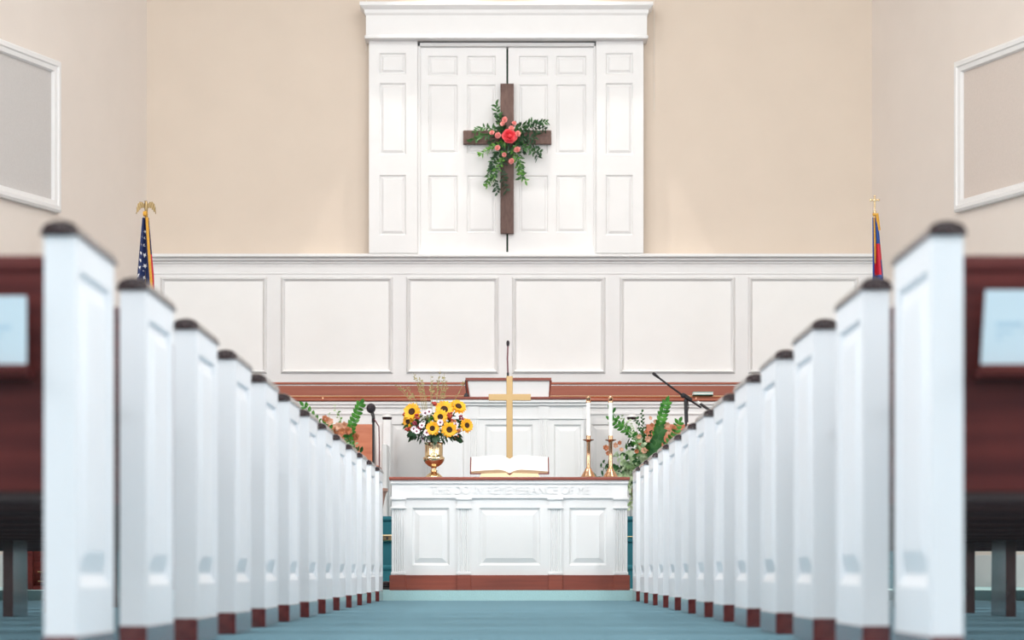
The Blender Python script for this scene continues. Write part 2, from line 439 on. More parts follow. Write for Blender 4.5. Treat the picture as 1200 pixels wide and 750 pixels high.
# ------------------------------------------------------------------ pews
WL, WR = 0.865, 0.842
PD, PT, PH = 0.46, 0.063, 0.90
SP, Y0 = 0.914, 4.714
LEN = 4.25
RK = WZ(431.5, Y0 - .012)
def make_end(s, x, root, inner):
    """x: X of the face looking to the aisle (inner) ; body extends outward (s)"""
    b = BM()
    core0, core1 = x + s * .0155, x + s * PT
    zlo, zhi = .068, .872
    box(b, core0, core1, 0, PD, zlo, zhi)
    f = s if inner else -s
    face = x
    T = lambda u, v, d: (face - s * d, u, v)
    h = (.05, .41, .165, .805)
    for (a, c, e, g) in ((0, h[0], zlo, zhi), (h[1], PD, zlo, zhi), (h[0], h[1], zlo, h[2]), (h[0], h[1], h[3], zhi)):
        box(b, face, core0, a, c, e, g)
    loops(b, T, [rect(h, 0, 0), (h[0] + .008, h[1] - .008, h[2] + .026, h[3] - .006, -.012), (h[0] + .012, h[1] - .012, h[2] + .030, h[3] - .010, -.012), (h[0] + .06, h[1] - .06, h[2] + .075, h[3] - .05, .002)])
    e = link('end_panel', b, 'pewwhite', root)
    # cap: dome section, overhanging
    b = BM()
    n = 10; w2 = PT / 2 + .005; xc = x + s * PT / 2
    sec = [(-w2, .868), (-w2 - .002, .874)] + [(-w2 * math.cos(PI * k / n), .876 + .024 * math.sin(PI * k / n) ** 0.8) for k in range(0, n + 1)] + [(w2 + .002, .874), (w2, .868)]
    yy = [(-.008, .55), (-.006, .9), (.006, 1.0), (PD - .004, 1.0), (PD + .006, .9), (PD + .008, .55)]
    prev = None; rings = []
    for y, k in yy:
        rings.append([b.verts.new((xc + p[0], y, .868 + (p[1] - .868) * k)) for p in sec])
    for a, c in zip(rings, rings[1:]):
        for i in range(len(sec)):
            j = (i + 1) % len(sec); b.faces.new((a[i], a[j], c[j], c[i]))
    b.faces.new(rings[0]); b.faces.new(rings[-1][::-1])
    bmesh.ops.recalc_face_normals(b, faces=b.faces)
    link('end_cap', b, 'capwood', e, angle=50)
    b = BM(); box(b, x - s * .002, x + s * (PT + .002), -.002, PD + .002, 0, .070, .003)
    link('kick_base', b, 'basewood', e)

def make_pew(s, wx):
    root = bpy.data.objects.new('church_pew', None); col.objects.link(root)
    # root sits at the aisle end of the pew
    x0 = 0.0
    make_end(s, 0.0, root, True)
    make_end(s, s * LEN - s * PT, root, False)
    a, c = s * (PT - .001), s * (LEN - PT + .001)
    b = BM()
    # back board, leaning a little toward the rear at the top
    prism(b, [(.075, .355), (.105, .355), (.045, .800), (.015, .800)], 'x', a, c)
    part('backrest', b, 'pewwood', root)
    b = BM(); box(b, a, c, .008, .062, .795, .832, .012, 2); part('top_rail', b, 'pewwood', root)
    b = BM(); box(b, a, c, .066, .12, .335, .362, .006); part('bottom_rail', b, 'seatwood', root)
    b = BM(); prism(b, [(.10, .405), (.45, .425), (.462, .44), (.45, .452), (.10, .432)], 'x', a, c)
    box(b, a, c, .40, .425, .345, .418); part('seat', b, 'seatwood', root)
    b = BM()   # book rack on the rear of the backrest
    ra, rc = s * .09, s * 1.5
    prism(b, [(-.035, RK - .018), (-.028, RK - .018), (-.028, RK + .006), (-.035, RK + .006)], 'x', ra, rc)
    box(b, ra, rc, -.035, .06, RK - .018, RK - .004)
    part('book_rack', b, 'pewwood', root)
    for q in (2.17 - wx, 3.6 - wx):
        b = BM(); prism(b, [(.14, 0), (.455, 0), (.44, .40), (.455, .41), (.10, .41), (.115, .345), (.14, .345)], 'x', s * q, s * (q + .045)); part('support', b, 'legwood', root)
    return root
ordw = ['nearest the camera, first', 'second', 'third', 'fourth', 'fifth', 'sixth', 'seventh', 'eighth', 'ninth', 'tenth', 'eleventh', 'twelfth', 'farthest']
for s, wx, side in ((-1, WL, 'left'), (1, WR, 'right')):
    proto = make_pew(s, wx)
    for i in range(13):
        o = proto if i == 0 else copy_tree(proto)
        o.location = (s * wx, Y0 + SP * i, 0)
        if i in (0, 12): lab = 'white-ended mahogany pew, %s row %s, %s of the aisle' % (('nearest', 'to the camera', side) if i == 0 else ('farthest', 'from the camera', side))
        else: lab = 'white-ended mahogany pew in the %s row from the camera, %s of the aisle' % (ordw[i], side)
        tag(o, lab, 'pew', 'pews %s of the aisle' % side)

# cards standing in the two nearest book racks
def card(s, wx, xa, xb, ya, yb_, label, skew):
    Y = Y0 - .012
    b = BM()
    x0, x1, z0, z1 = WX(xa, Y), WX(xb, Y), RK - .003, WZ(ya, Y)
    root = thing('pew_card', ((x0 + x1) / 2, Y, z0), label, 'card', 'cards in the pew racks')
    prism(b, [(x0 - skew, z0), (x1 - skew * .3, z0), (x1, z1), (x0, z1)], 'y', Y - .003, Y + .003)
    part('card_sheet', b, 'card', root)
    b = BM()
    for k, (f0, f1) in enumerate(((.40, .46), (.52, .55), (.60, .63))):
        zz0, zz1 = z1 - (z1 - z0) * f1, z1 - (z1 - z0) * f0
        box(b, x0 + .02, x1 - .03 - .02 * k, Y - .0042, Y - .003, zz0, zz1)
    part('printed_lines', b, 'ink', root)
card(-1, WL, -20, 31, 347, 431, 'pale blue white card in the rack behind the nearest left pew', 0)
card(1, WR, 1155, 1215, 340, 424, 'pale blue white card in the rack behind the nearest right pew', .010)

# ------------------------------------------------------------------ communion table
YT = 16.3
def TX(x): return WX(x, YT)
def TZ(y): return WZ(y, YT)
ct = thing('communion_table', (TX(597), YT + .3, P0), 'white panelled communion table with mahogany top and plinth at the end of the aisle', 'table')
TB = YT + .62
zpl, ztop = TZ(674), TZ(559)
b = BM()
framed(b, TX(459.5), TX(735), zpl, TZ(581.5), YT + .012, .03, [(TX(482.7), TX(526.7), TZ(662.5), TZ(595)), (TX(561.3), TX(633.3), TZ(662.5), TZ(595)), (TX(667), TX(711), TZ(662.5), TZ(595))],
       lip=.014, depth=.016, cham=.032, rise=.014)
box(b, TX(459.5), TX(735), YT + .034, TB, zpl, TZ(563)); part('body', b, 'white', ct)
b = BM()
box(b, TX(459), TX(735.5), YT, YT + .05, TZ(582), TZ(564)); box(b, TX(457.8), TX(736.6), YT - .014, YT + .05, TZ(567), TZ(562.6), .003)
box(b, TX(459), TX(735.5), YT - .005, YT + .05, TZ(584), TZ(582), .002)
fz = part('frieze', b, 'white', ct)
b = BM(); box(b, TX(456), TX(738.2), YT - .03, TB + .02, TZ(562.8), ztop, .005, 2); part('table_top', b, 'mahog', ct)
b = BM()
box(b, TX(457.2), TX(737.4), YT - .012, TB + .005, P0, zpl, .003)
for (a, c) in ((456.6, 475.5), (535, 552), (642.5, 659.3), (719, 738)): box(b, TX(a), TX(c), YT - .026, YT, P0, zpl, .003)
part('plinth', b, 'mahog', ct)
for (a, c) in ((459, 474.5), (536, 551.3), (643.3, 658.5), (719.8, 735.2)):
    b = BM(); x0, x1 = TX(a), TX(c)
    # fluted shaft
    n = 5; w = (x1 - x0); pts = [(x0, YT + .02), (x0, YT)]
    for k in range(n):
        c0 = x0 + w * (.12 + .16 * k); c1 = c0 + w * .11
        pts += [(c0, YT)] + [(c0 + (c1 - c0) * q, YT + .006 * math.sin(PI * q)) for q in (.25, .5, .75)] + [(c1, YT)]
    pts += [(x1, YT), (x1, YT + .02)]
    prism(b, pts, 'z', zpl + .012, TZ(596))
    box(b, x0 - .006, x1 + .006, YT - .010, YT + .02, zpl, zpl + .022, .004)
    box(b, x0, x1, YT - .004, YT + .02, TZ(596), TZ(584))
    box(b, x0 - .008, x1 + .008, YT - .014, YT + .02, TZ(596.5), TZ(594), .004)
    box(b, x0 - .010, x1 + .010, YT - .018, YT + .02, TZ(586), TZ(582.5), .004)
    part('pilaster', b, 'white', ct)
cu = bpy.data.curves.new('lettering', 'FONT'); cu.body = 'THIS DO IN REMEMBRANCE OF ME'; cu.extrude = 0.02; cu.size = 1.0
tmp = bpy.data.objects.new('lettering', cu); col.objects.link(tmp)
bpy.context.view_layer.update()
me = bpy.data.meshes.new_from_object(tmp.evaluated_get(bpy.context.evaluated_depsgraph_get()))
bpy.data.objects.remove(tmp); bpy.data.curves.remove(cu)
b = BM(); b.from_mesh(me); bpy.data.meshes.remove(me)
xs = [v.co.x for v in b.verts]; ys = [v.co.y for v in b.verts]
lx0, lx1, ly0, ly1 = min(xs), max(xs), min(ys), max(ys)
for v in b.verts:
    x, y, z = v.co
    v.co = Vector((TX(504.5) + (x - lx0) / (lx1 - lx0) * (TX(691) - TX(504.5)), YT - .0005 - (z + .02) * .17, TZ(579) + (y - ly0) / (ly1 - ly0) * (TZ(569.5) - TZ(579))))
lt = part('carved_lettering', b, 'white', ct); lt['label'] = 'raised white capital letters'

# ------------------------------------------------------------------ things on the communion table
# vase
YV = 16.47; sv = YV / F
vc = W(508.5, 559, YV); vc.z = ztop
va = thing('vase', vc, 'polished gold urn vase at the left end of the communion table', 'vase')
def vr(prof): return [(r * sv, z * sv) for r, z in prof]
b = BM(); lathe(b, vr([(0, 0), (10.3, 0), (10.3, 1), (9.6, 2.2), (7, 4.6), (4.2, 6.3), (3.3, 7.4), (4.3, 8.1), (4.3, 8.8), (3.0, 9.6), (2.7, 11), (3.6, 12.6)]), vc.x, vc.y, vc.z, 32); part('foot', b, 'brass', va)
b = BM(); lathe(b, vr([(3.0, 12.4), (6.5, 14), (10, 17), (12, 20), (12.6, 22.6), (12.3, 24.2), (11, 25.2), (10.6, 25.8), (10.4, 30), (10.4, 38), (10.8, 40), (11.6, 41), (11.4, 41.5), (10.6, 41.2), (9.6, 39), (9.4, 27), (0, 26)]), vc.x, vc.y, vc.z, 32); part('bowl', b, 'brass', va)

# flower builders --------------------------------------------------
def orient(p, d, roll=0.0):
    d = Vector(d).normalized()
    q = Vector((0, 0, 1)).rotation_difference(d)
    return Matrix.Translation(p) @ q.to_matrix().to_4x4() @ Matrix.Rotation(roll, 4, 'Z')

def leaf(bm, p, d, L, wd, roll=0.0, bend=0.25):
    """pointed leaf: starts at p, runs along d"""
    ROUND[0] = True
    t = bmesh.new()
    rows = []
    st = [(0, .05), (.2, .7), (.45, 1.0), (.75, .68), (1.0, .03)]
    for q, w in st:
        z = q * L; y = -bend * L * q * q
        rows.append((t.verts.new((-w * wd / 2, y + .12 * wd * w, z)), t.verts.new((0, y, z)), t.verts.new((w * wd / 2, y + .12 * wd * w, z))))
    for a, c in zip(rows, rows[1:]):
        t.faces.new((a[0], a[1], c[1], c[0])); t.faces.new((a[1], a[2], c[2], c[1]))
    merge(bm, t, orient(p, d, roll))

def petal_ring(bm, mtx, n, r0, r1, wd, lift, curl=0.0, off=0.0, z0=0.0):
    ROUND[0] = True
    t = bmesh.new()
    for k in range(n):
        a = 2 * PI * (k + off) / n + random.uniform(-.08, .08)
        ca, sa = math.cos(a), math.sin(a); rr = r1 * random.uniform(.9, 1.05)
        def P(r, w, z): return (r * ca - w * sa, r * sa + w * ca, z)
        rows = []
        for q, w in ((0, .35), (.35, .9), (.65, 1.0), (.88, .6), (1, .05)):
            r = r0 + (rr - r0) * q; z = z0 + lift * q + curl * q * q
            rows.append((t.verts.new(P(r, -w * wd / 2, z + .1 * wd * w)), t.verts.new(P(r, 0, z)), t.verts.new(P(r, w * wd / 2, z + .1 * wd * w))))
        for x, y in zip(rows, rows[1:]):
            t.faces.new((x[0], x[1], y[1], y[0])); t.faces.new((x[1], x[2], y[2], y[1]))
    merge(bm, t, mtx)

def sunflower(root, p, d, R):
    mtx = orient(p, d)
    b = BM(); petal_ring(b, mtx, 15, R * .28, R, R * .36, R * .06, -.1 * R); petal_ring(b, mtx, 13, R * .25, R * .86, R * .34, R * .2, -.05 * R, .5, R * .04)
    fl = part('sunflower', b, 'yellow', root)
    b = BM(); lathe(b, [(R * .34, -.02 * R), (R * .36, R * .10), (R * .31, R * .19), (R * .18, R * .15), (0, R * .12)], n=16, mtx=mtx)
    part('seed_disc', b, 'seed', fl)
    b = BM(); tube(b, [p, Vector(p) - Vector(d).normalized() * R * .5, vtop], R * .06, 5)
    part('stem', b, 'stem', fl)

def daisy(root, p, d, R, vt):
    mtx = orient(p, d)
    b = BM(); petal_ring(b, mtx, 9, R * .15, R, R * .5, R * .12)
    fl = part('daisy', b, 'daisy', root)
    b = BM(); lathe(b, [(R * .3, 0), (R * .3, R * .16), (R * .15, R * .24), (0, R * .25)], n=10, mtx=mtx); part('daisy_eye', b, 'daisyc', fl)

def rose(root, p, d, R, m, name='rose'):
    mtx = orient(p, d)
    b = BM()
    for k, (rr, li, n) in enumerate(((1.0, .25, 6), (.82, .5, 5), (.6, .7, 5), (.4, .8, 4), (.22, .85, 3))):
        petal_ring(b, mtx, n, R * .06, R * rr, R * 1.15 * rr, R * li, -.15 * R * (rr ** 2), .37 * k, 0)
    ball(b, mtx @ Vector((0, 0, R * .35)), R * .3, u=8, v=6)
    return part(name, b, m, root)

def spray(bm, pts, n, L, wd, jit=.5, face=(0, -1, 0)):
    """leaves in pairs along a polyline"""
    pts = [Vector(p) for p in pts]
    seg = [(pts[i + 1] - pts[i]).length for i in range(len(pts) - 1)]; tot = sum(seg)
    for k in range(n):
        s_ = (k + .5) / n * tot; i = 0
        while s_ > seg[i] and i < len(seg) - 1: s_ -= seg[i]; i += 1
        p = pts[i].lerp(pts[i + 1], min(1, s_ / seg[i])); d = (pts[i + 1] - pts[i]).normalized()
        side = d.cross(Vector(face)).normalized() * (1 if k % 2 else -1)
        dd = d * random.uniform(.3, .8) + side * random.uniform(.6, 1.0) + Vector((random.uniform(-jit, jit), random.uniform(-jit, .1), random.uniform(-jit, jit)))
        leaf(bm, p, dd, L * random.uniform(.7, 1.2), wd * random.uniform(.8, 1.15), random.uniform(-.6, .6))
    tube(bm, pts, wd * .09, 5)

def frond(root, pts, n, L, wd, m='frond'):
    n = int(n * 1.8) // 2 * 2; L *= .86; wd *= .82
    """thick stem with opposite oval leaflets"""
    b = BM(); pts = [Vector(p) for p in pts]
    tube(b, pts, [wd * .22 * (1 - .6 * i / (len(pts) - 1)) for i in range(len(pts))], 6)
    seg = [(pts[i + 1] - pts[i]).length for i in range(len(pts) - 1)]; tot = sum(seg)
    for k in range(n):
        q = .18 + .82 * (k // 2 * 2 + 1) / n; s_ = q * tot; i = 0
        while s_ > seg[i] and i < len(seg) - 1: s_ -= seg[i]; i += 1
        p = pts[i].lerp(pts[i + 1], min(1, s_ / seg[i])); d = (pts[i + 1] - pts[i]).normalized()
        side = d.cross(Vector((0, -1, 0))).normalized() * (1 if k % 2 else -1)
        leaf(b, p, d * .62 + side * .8 + Vector((0, random.uniform(-.5, .1), 0)), L * random.uniform(.9, 1.1), wd, random.uniform(-.35, .35), random.uniform(.05, .3))
    leaf(b, pts[-1], pts[-1] - pts[-2], L, wd)
    return part('frond', b, m, root)

# bouquet in the gold vase
vtop = Vector((vc.x, vc.y, vc.z + 39 * sv))
bq = thing('flower_bouquet', vtop, 'bouquet of sunflowers, white daisies and thin twigs in the gold urn', 'flowers')
def VP_(x, y, dy=0.0): return W(x, y, YV + dy)
for (x, y, dy, R, dx, dz) in ((482.8, 482.5, -.02, 10.5, -.35, .25), (478.5, 494, .02, 8, -.8, -.05), (520.5, 480, -.02, 11, .15, .35), (516, 488.5, -.09, 8.5, -.05, .15), (537, 476.5, .02, 10, .5, .85), (506.8, 502, -.11, 8, -.1, .05), (526.5, 503.5, -.11, 9, .2, .0), (547, 498.5, -.03, 8.3, .65, .1)):
    sunflower(bq, VP_(x, y, dy), (dx, -1, dz), R * 1.1 * sv)
for (x, y, dy) in ((503, 482.5, -.07), (494.5, 498.5, -.10), (488.3, 505.5, -.09), (500, 507, -.11), (495.5, 514, -.08), (485, 502.8, -.07), (516, 495.2, -.12), (533.7, 497.5, -.08), (498.5, 484, -.05)):
    daisy(bq, VP_(x, y, dy), (random.uniform(-.4, .4), -1, random.uniform(-.1, .4)), 4.2 * sv, vtop)
for (x, y, dy, m) in ((489, 488, -.06, 'berry'), (486, 496, -.08, 'maroon'), (477.5, 503, -.02, 'berry'), (528, 490, -.07, 'berry'), (531.5, 494, -.07, 'orange'), (527, 486, -.05, 'berry'), (541, 489.5, -.02, 'maroon'), (475, 486, .0, 'berry'), (534.5, 513, -.06, 'orange'), (509, 473, .0, 'berry'), (491, 501.5, -.07, 'maroon'), (537, 505, -.05, 'orange')):
    b = BM(); c = VP_(x, y, dy)
    for k in range(7): ball(b, c + Vector((random.uniform(-1, 1), random.uniform(-1, 1), random.uniform(-1, 1))) * 2.2 * sv, 1.5 * sv, u=8, v=6)
    part('berry_cluster', b, m, bq)
b = BM(); c = VP_(507, 493, -.08)
for k in range(60):
    d = Vector((random.gauss(0, 1), random.gauss(-.6, .7), random.gauss(0, 1))).normalized()
    leaf(b, c + d * 2.0 * sv, d, 3.2 * sv, 2.4 * sv, random.uniform(-1, 1))
part('green_bloom', b, 'leaflt', bq)
b = BM()
for k in range(300):
    a = random.uniform(-PI, PI); x = 510 + math.sin(a) * random.uniform(6, 33); y = 498 + math.cos(a) * random.uniform(0, 15)
    p = VP_(x, y, random.uniform(-.01, .10))
    leaf(b, p, Vector(((x - 508) / 20, -.5, random.uniform(-.8, .4))), random.uniform(6, 10) * sv, random.uniform(3, 4.5) * sv, random.uniform(-.5, .5))
part('foliage', b, 'leaf', bq)
b = BM()
for k in range(60):
    x = random.uniform(481, 538); y = random.uniform(509, 519)
    leaf(b, VP_(x, y - 3, random.uniform(-.1, -.03)), Vector(((x - 508) / 22, -.6, -.6)), random.uniform(7, 10) * sv, random.uniform(4, 5.5) * sv, random.uniform(-.5, .5))
part('dark_foliage', b, 'leafdk', bq)
for (x0, x1, y1) in ((492, 463.5, 450), (494, 469, 453), (496, 476, 453), (498, 484.5, 437), (500, 488, 441), (501, 492, 443), (502, 495, 447), (505, 505, 440), (506, 507, 449), (510, 514, 441), (511, 516, 433), (513, 521, 437), (514, 522, 446), (516, 524, 452), (526, 544, 448)):
    b = BM(); p0 = VP_(x0, 492); p2 = VP_(x1, y1, random.uniform(-.04, .04)); p1 = p0.lerp(p2, .5) + Vector(((x1 - x0) * -.05 * sv * 2, 0, .01))
    tube(b, [p0, p1, p2], [.0022, .0017, .001], 5)
    for k in range(9):
        q = random.uniform(.55, 1.0); c = p1.lerp(p2, (q - .5) * 2) if q > .5 else p0
        leaf(b, c, Vector((random.uniform(-1, 1), random.uniform(-.6, .2), random.uniform(.1, 1))), random.uniform(2.5, 4.0) * sv, 1.3 * sv)
    part('twig', b, 'twig', bq)

# brass cross
YX = 16.62; sx_ = YX / F
cb = thing('altar_cross', (WX(597.2, YX), YX, ztop), 'polished brass cross standing behind the open book', 'cross')
b = BM(); box(b, WX(593.4, YX), WX(600.8, YX), YX - .02, YX + .02, ztop + .09, WZ(441, YX), .002)
box(b, WX(572.6, YX), WX(622, YX), YX - .0205, YX + .0205, WZ(469.4, YX), WZ(462, YX), .002); part('cross_bars', b, 'gold', cb)
b = BM()
for k, w in enumerate((.16, .125, .09)): box(b, cb.location.x - w / 2, cb.location.x + w / 2, YX - w / 2, YX + w / 2, ztop + .03 * k, ztop + .03 * (k + 1), .003)
part('stepped_base', b, 'gold', cb)

# book stand and open book
YK = 16.40
bs = thing('book_stand', (WX(597, YK), YK, ztop), 'low brass book stand holding the open book on the table', 'stand')
b = BM(); x0, x1 = WX(562, YK), WX(632.5, YK)
b2 = [(-.0, 0), (x1 - x0, 0), (x1 - x0 - .012, .026), ((x1 - x0) * .56, .030), ((x1 - x0) * .5, .014), ((x1 - x0) * .44, .030), (.012, .026)]
prism(b, [(x0 + p[0], ztop + p[1]) for p in b2], 'y', YK - .045, YK - .038); part('front_lip', b, 'brass', bs)
b = BM(); prism(b, [(YK - .04, ztop), (YK + .12, ztop), (YK + .13, ztop + .085), (YK + .11, ztop + .085), (YK - .036, ztop + .016)], 'x', x0 + .03, x1 - .03)
part('sloping_rest', b, 'brass', bs)
ob = thing('open_book', (WX(597, YK), YK, ztop + .02), 'open book with white pages and burgundy cover propped on the table', 'book')
hw = (WX(642.5, YK) - WX(551.8, YK)) / 2; xc = WX(597.1, YK)
slope = Matrix.Translation((xc, YK - .034, ztop + .026)) @ Matrix.Rotation(math.radians(31), 4, 'X')
Lp = 0.21
def page_block(sgn):
    t = bmesh.new(); n = 10
    top = []; bot = []
    for k in range(n + 1):
        q = k / n; x = sgn * (.001 + q * (hw - .004))
        zt_ = .004 + .030 * (1 - (1 - min(1, q * 3.2)) ** 2) * (1 - .55 * q ** 1.6)
        top.append((x, zt_)); bot.append((x, .003))
    rows = []
    for y, sh in ((0, 0), (Lp, 0)):
        rows.append(([t.verts.new((x, y, z)) for x, z in top], [t.verts.new((x, y, z)) for x, z in bot]))
    for k in range(n):
        t.faces.new((rows[0][0][k], rows[0][0][k + 1], rows[1][0][k + 1], rows[1][0][k]))
        f = t.faces.new((rows[0][1][k], rows[0][1][k + 1], rows[0][0][k + 1], rows[0][0][k])); f.material_index = 1
        f = t.faces.new((rows[1][0][k], rows[1][0][k + 1], rows[1][1][k + 1], rows[1][1][k])); f.material_index = 1
        f = t.faces.new((rows[0][1][k], rows[0][1][k + 1], rows[1][1][k + 1], rows[1][1][k])); f.material_index = 1
    f = t.faces.new((rows[0][0][n], rows[0][1][n], rows[1][1][n], rows[1][0][n])); f.material_index = 1
    bmesh.ops.recalc_face_normals(t, faces=t.faces)
    bmesh.ops.transform(t, matrix=slope, verts=t.verts)
    part('pages', t, ['page', 'edge'], ob, angle=40)
page_block(-1); page_block(1)
b = BM(); t = BM()
box(t, -hw - .004, -.004, -.006, Lp + .006, -.003, .003, .001); box(t, .004, hw + .004, -.006, Lp + .006, -.003, .003, .001); box(t, -.008, .008, -.006, Lp + .006, -.004, .002)
box(t, -hw - .006, -hw + .001, -.004, Lp + .004, -.002, .016, .001); box(t, hw - .001, hw + .006, -.004, Lp + .004, -.002, .016, .001)
merge(b, t, slope); part('cover', b, 'cover', ob)

# candlesticks and candles
for i, (x, Y, lab1, lab2) in enumerate(((689.5, 16.50, 'left brass candlestick on the communion table, nearer the open book', 'white candle in the brass candlestick nearer the open book'),
                                        (715.5, 16.52, 'right brass candlestick, at the end of the communion table', 'white candle in the brass candlestick at the table end'))):
    k = Y / F; c = Vector((WX(x, Y), Y, ztop))
    cs = thing('candlestick', c, lab1, 'candlestick', 'brass candlesticks')
    P = lambda pr: [(r * k, z * k) for r, z in pr]
    b = BM(); lathe(b, P([(0, 0), (9.6, 0), (9.6, 1), (8.6, 2.2), (8.2, 3), (6, 6.5), (4.2, 9.5), (3.6, 11), (3.2, 11.6)]), c.x, c.y, c.z, 28); part('foot', b, 'rose', cs)
    b = BM(); lathe(b, P([(2.2, 11.4), (2.7, 12.4), (2.2, 13.4), (2.2, 42), (2.8, 43), (2.2, 44)]), c.x, c.y, c.z, 20); part('shaft', b, 'rose', cs)
    b = BM(); lathe(b, P([(2.0, 43.2), (4, 43.6), (6.6, 44.6), (6.7, 45.3), (3, 44.8), (2.6, 45.2), (2.7, 49.6), (2.3, 50), (2.2, 49), (0, 48.8)]), c.x, c.y, c.z, 24); part('drip_pan', b, 'rose', cs)
    ca = thing('candle', c + Vector((0, 0, 49 * k)), lab2, 'candle', 'candles on the communion table')
    b = BM(); lathe(b, P([(0, 48.9), (2.2, 48.9), (2.25, 90), (0, 90)]), c.x, c.y, c.z, 20); part('wax', b, 'candle', ca)
    b = BM(); lathe(b, P([(2.3, 88.4), (2.9, 88.6), (2.9, 90), (2.4, 90.6), (2.6, 92.6), (3.1, 93.6), (2.2, 95), (1.2, 95.6), (1.0, 96.3), (0, 96.3)]), c.x, c.y, c.z, 20); part('follower', b, 'rose', ca)

# ------------------------------------------------------------------ pulpit
YP = 19.4
def QX(x): return WX(x, YP)
def QZ(y): return WZ(y, YP)
pu = thing('pulpit', (QX(597), YP + .35, ST), 'wide white panelled pulpit with dark red top in the middle of the chancel', 'pulpit')
b = BM()
pan = [(QX(512.5), QX(544), QZ(590), QZ(497.5)), (QX(568.5), QX(624.5), QZ(590), QZ(497.5)), (QX(649), QX(681), QZ(590), QZ(497.5))]
framed(b, QX(507), QX(687), ST, QZ(469), YP, .04, pan, lip=.014, depth=.018, cham=.035, rise=.012)
box(b, QX(507), QX(687), YP + .03, YP + .62, ST, QZ(469)); part('body', b, 'white', pu)
b = BM()
box(b, QX(505), QX(689), YP - .05, YP + .64, QZ(472.5), QZ(468.6), .006); box(b, QX(506), QX(688), YP - .03, YP + .02, QZ(475.5), QZ(472.5), .004)
box(b, QX(506.5), QX(687.5), YP - .016, YP + .02, QZ(491.5), QZ(489.3), .004); part('cornice', b, 'white', pu)
for a, c in ((549, 560.5), (631.5, 643), (506.6, 510), (684, 687.4)):
    b = BM(); x0, x1 = QX(a), QX(c); n = 4; w = x1 - x0
    pts = [(x0, YP + .01), (x0, YP - .012)]
    for q in range(n):
        c0 = x0 + w * (.14 + .20 * q); c1 = c0 + w * .12; pts += [(c0, YP - .012), ((c0 + c1) / 2, YP - .006), (c1, YP - .012)]
    pts += [(x1, YP - .012), (x1, YP + .01)]
    prism(b, pts, 'z', ST, QZ(491)); box(b, x0 - .004, x1 + .004, YP - .016, YP + .01, QZ(489.5), QZ(476)); part('pilaster', b, 'white', pu)
b = BM(); box(b, QX(504.5), QX(689.5), YP - .06, YP + .66, QZ(468.6), QZ(465.6), .005); part('pulpit_top', b, 'mahog', pu)
# reading desk: flaring white box with dark red slanted top board
b = BM()
z0, z1 = QZ(465.7), QZ(446)
v = [(QX(551), YP + .012, z0), (QX(643), YP + .012, z0), (QX(643), YP + .42, z0), (QX(551), YP + .42, z0), (QX(548), YP + .0, z1), (QX(644), YP + .0, z1), (QX(644), YP + .42, z1 - .08), (QX(548), YP + .42, z1 - .08)]
vs = [b.verts.new(p) for p in v]
for f in ((0, 1, 5, 4), (1, 2, 6, 5), (2, 3, 7, 6), (3, 0, 4, 7), (4, 5, 6, 7), (3, 2, 1, 0)): b.faces.new([vs[i] for i in f])
desk = part('reading_desk', b, 'white', pu)
b = BM()
v = [(QX(545.5), YP - .02, z1), (QX(646), YP - .02, z1), (QX(646), YP + .44, z1 - .085), (QX(545.5), YP + .44, z1 - .085)]
va_ = [b.verts.new(p) for p in v]; vb_ = [b.verts.new((p[0], p[1], p[2] + .022)) for p in v]
b.faces.new(va_[::-1]); b.faces.new(vb_)
for i in range(4): b.faces.new((va_[i], va_[(i + 1) % 4], vb_[(i + 1) % 4], vb_[i]))
part('desk_board', b, 'mahog', desk)
b = BM()
for sg, xa, xb in ((-1, 549.5, 546.5), (1, 643.5, 645.7)):
    tube(b, [(QX(xa), YP + .02, z0), (QX(xb), YP - .008, z1)], .008, 6)
part('desk_edge', b, 'mahog', desk)
# gooseneck
gm = thing('gooseneck_microphone', (QX(595.3), YP + .1, z1), 'thin upright gooseneck microphone rising above the pulpit desk', 'microphone')
b = BM(); gx = QX(595.2); gy = YP + .06
tube(b, [(gx, gy, QZ(444)), (gx, gy, QZ(436))], .010, 10); part('holder', b, 'black', gm)
b = BM(); tube(b, [(gx, gy, QZ(437)), (gx - .004, gy - .003, QZ(420)), (gx, gy - .008, QZ(404))], .0065, 8); part('neck', b, 'neck', gm)
b = BM(); lathe(b, [(0, 0), (.010, .002), (.013, .02), (.013, .035), (.008, .045), (0, .048)], gx, gy - .008, QZ(405), 14); part('capsule', b, 'foam', gm)
db = thing('desk_microphone', (QX(547.5), YP - .03, QZ(465.6)), 'small black microphone base at the left foot of the pulpit desk', 'microphone')
b = BM(); lathe(b, [(0, 0), (.022, 0), (.022, .012), (.014, .028), (.006, .034), (0, .035)], QX(546.6), YP - .025, QZ(465.6), 14); part('base', b, 'black', db)
b = BM(); tube(b, [(QX(546.6), YP - .025, QZ(461)), (QX(545.6), YP - .034, QZ(452)), (QX(545.2), YP - .034, QZ(446))], .004, 6); part('stalk', b, 'black', db)

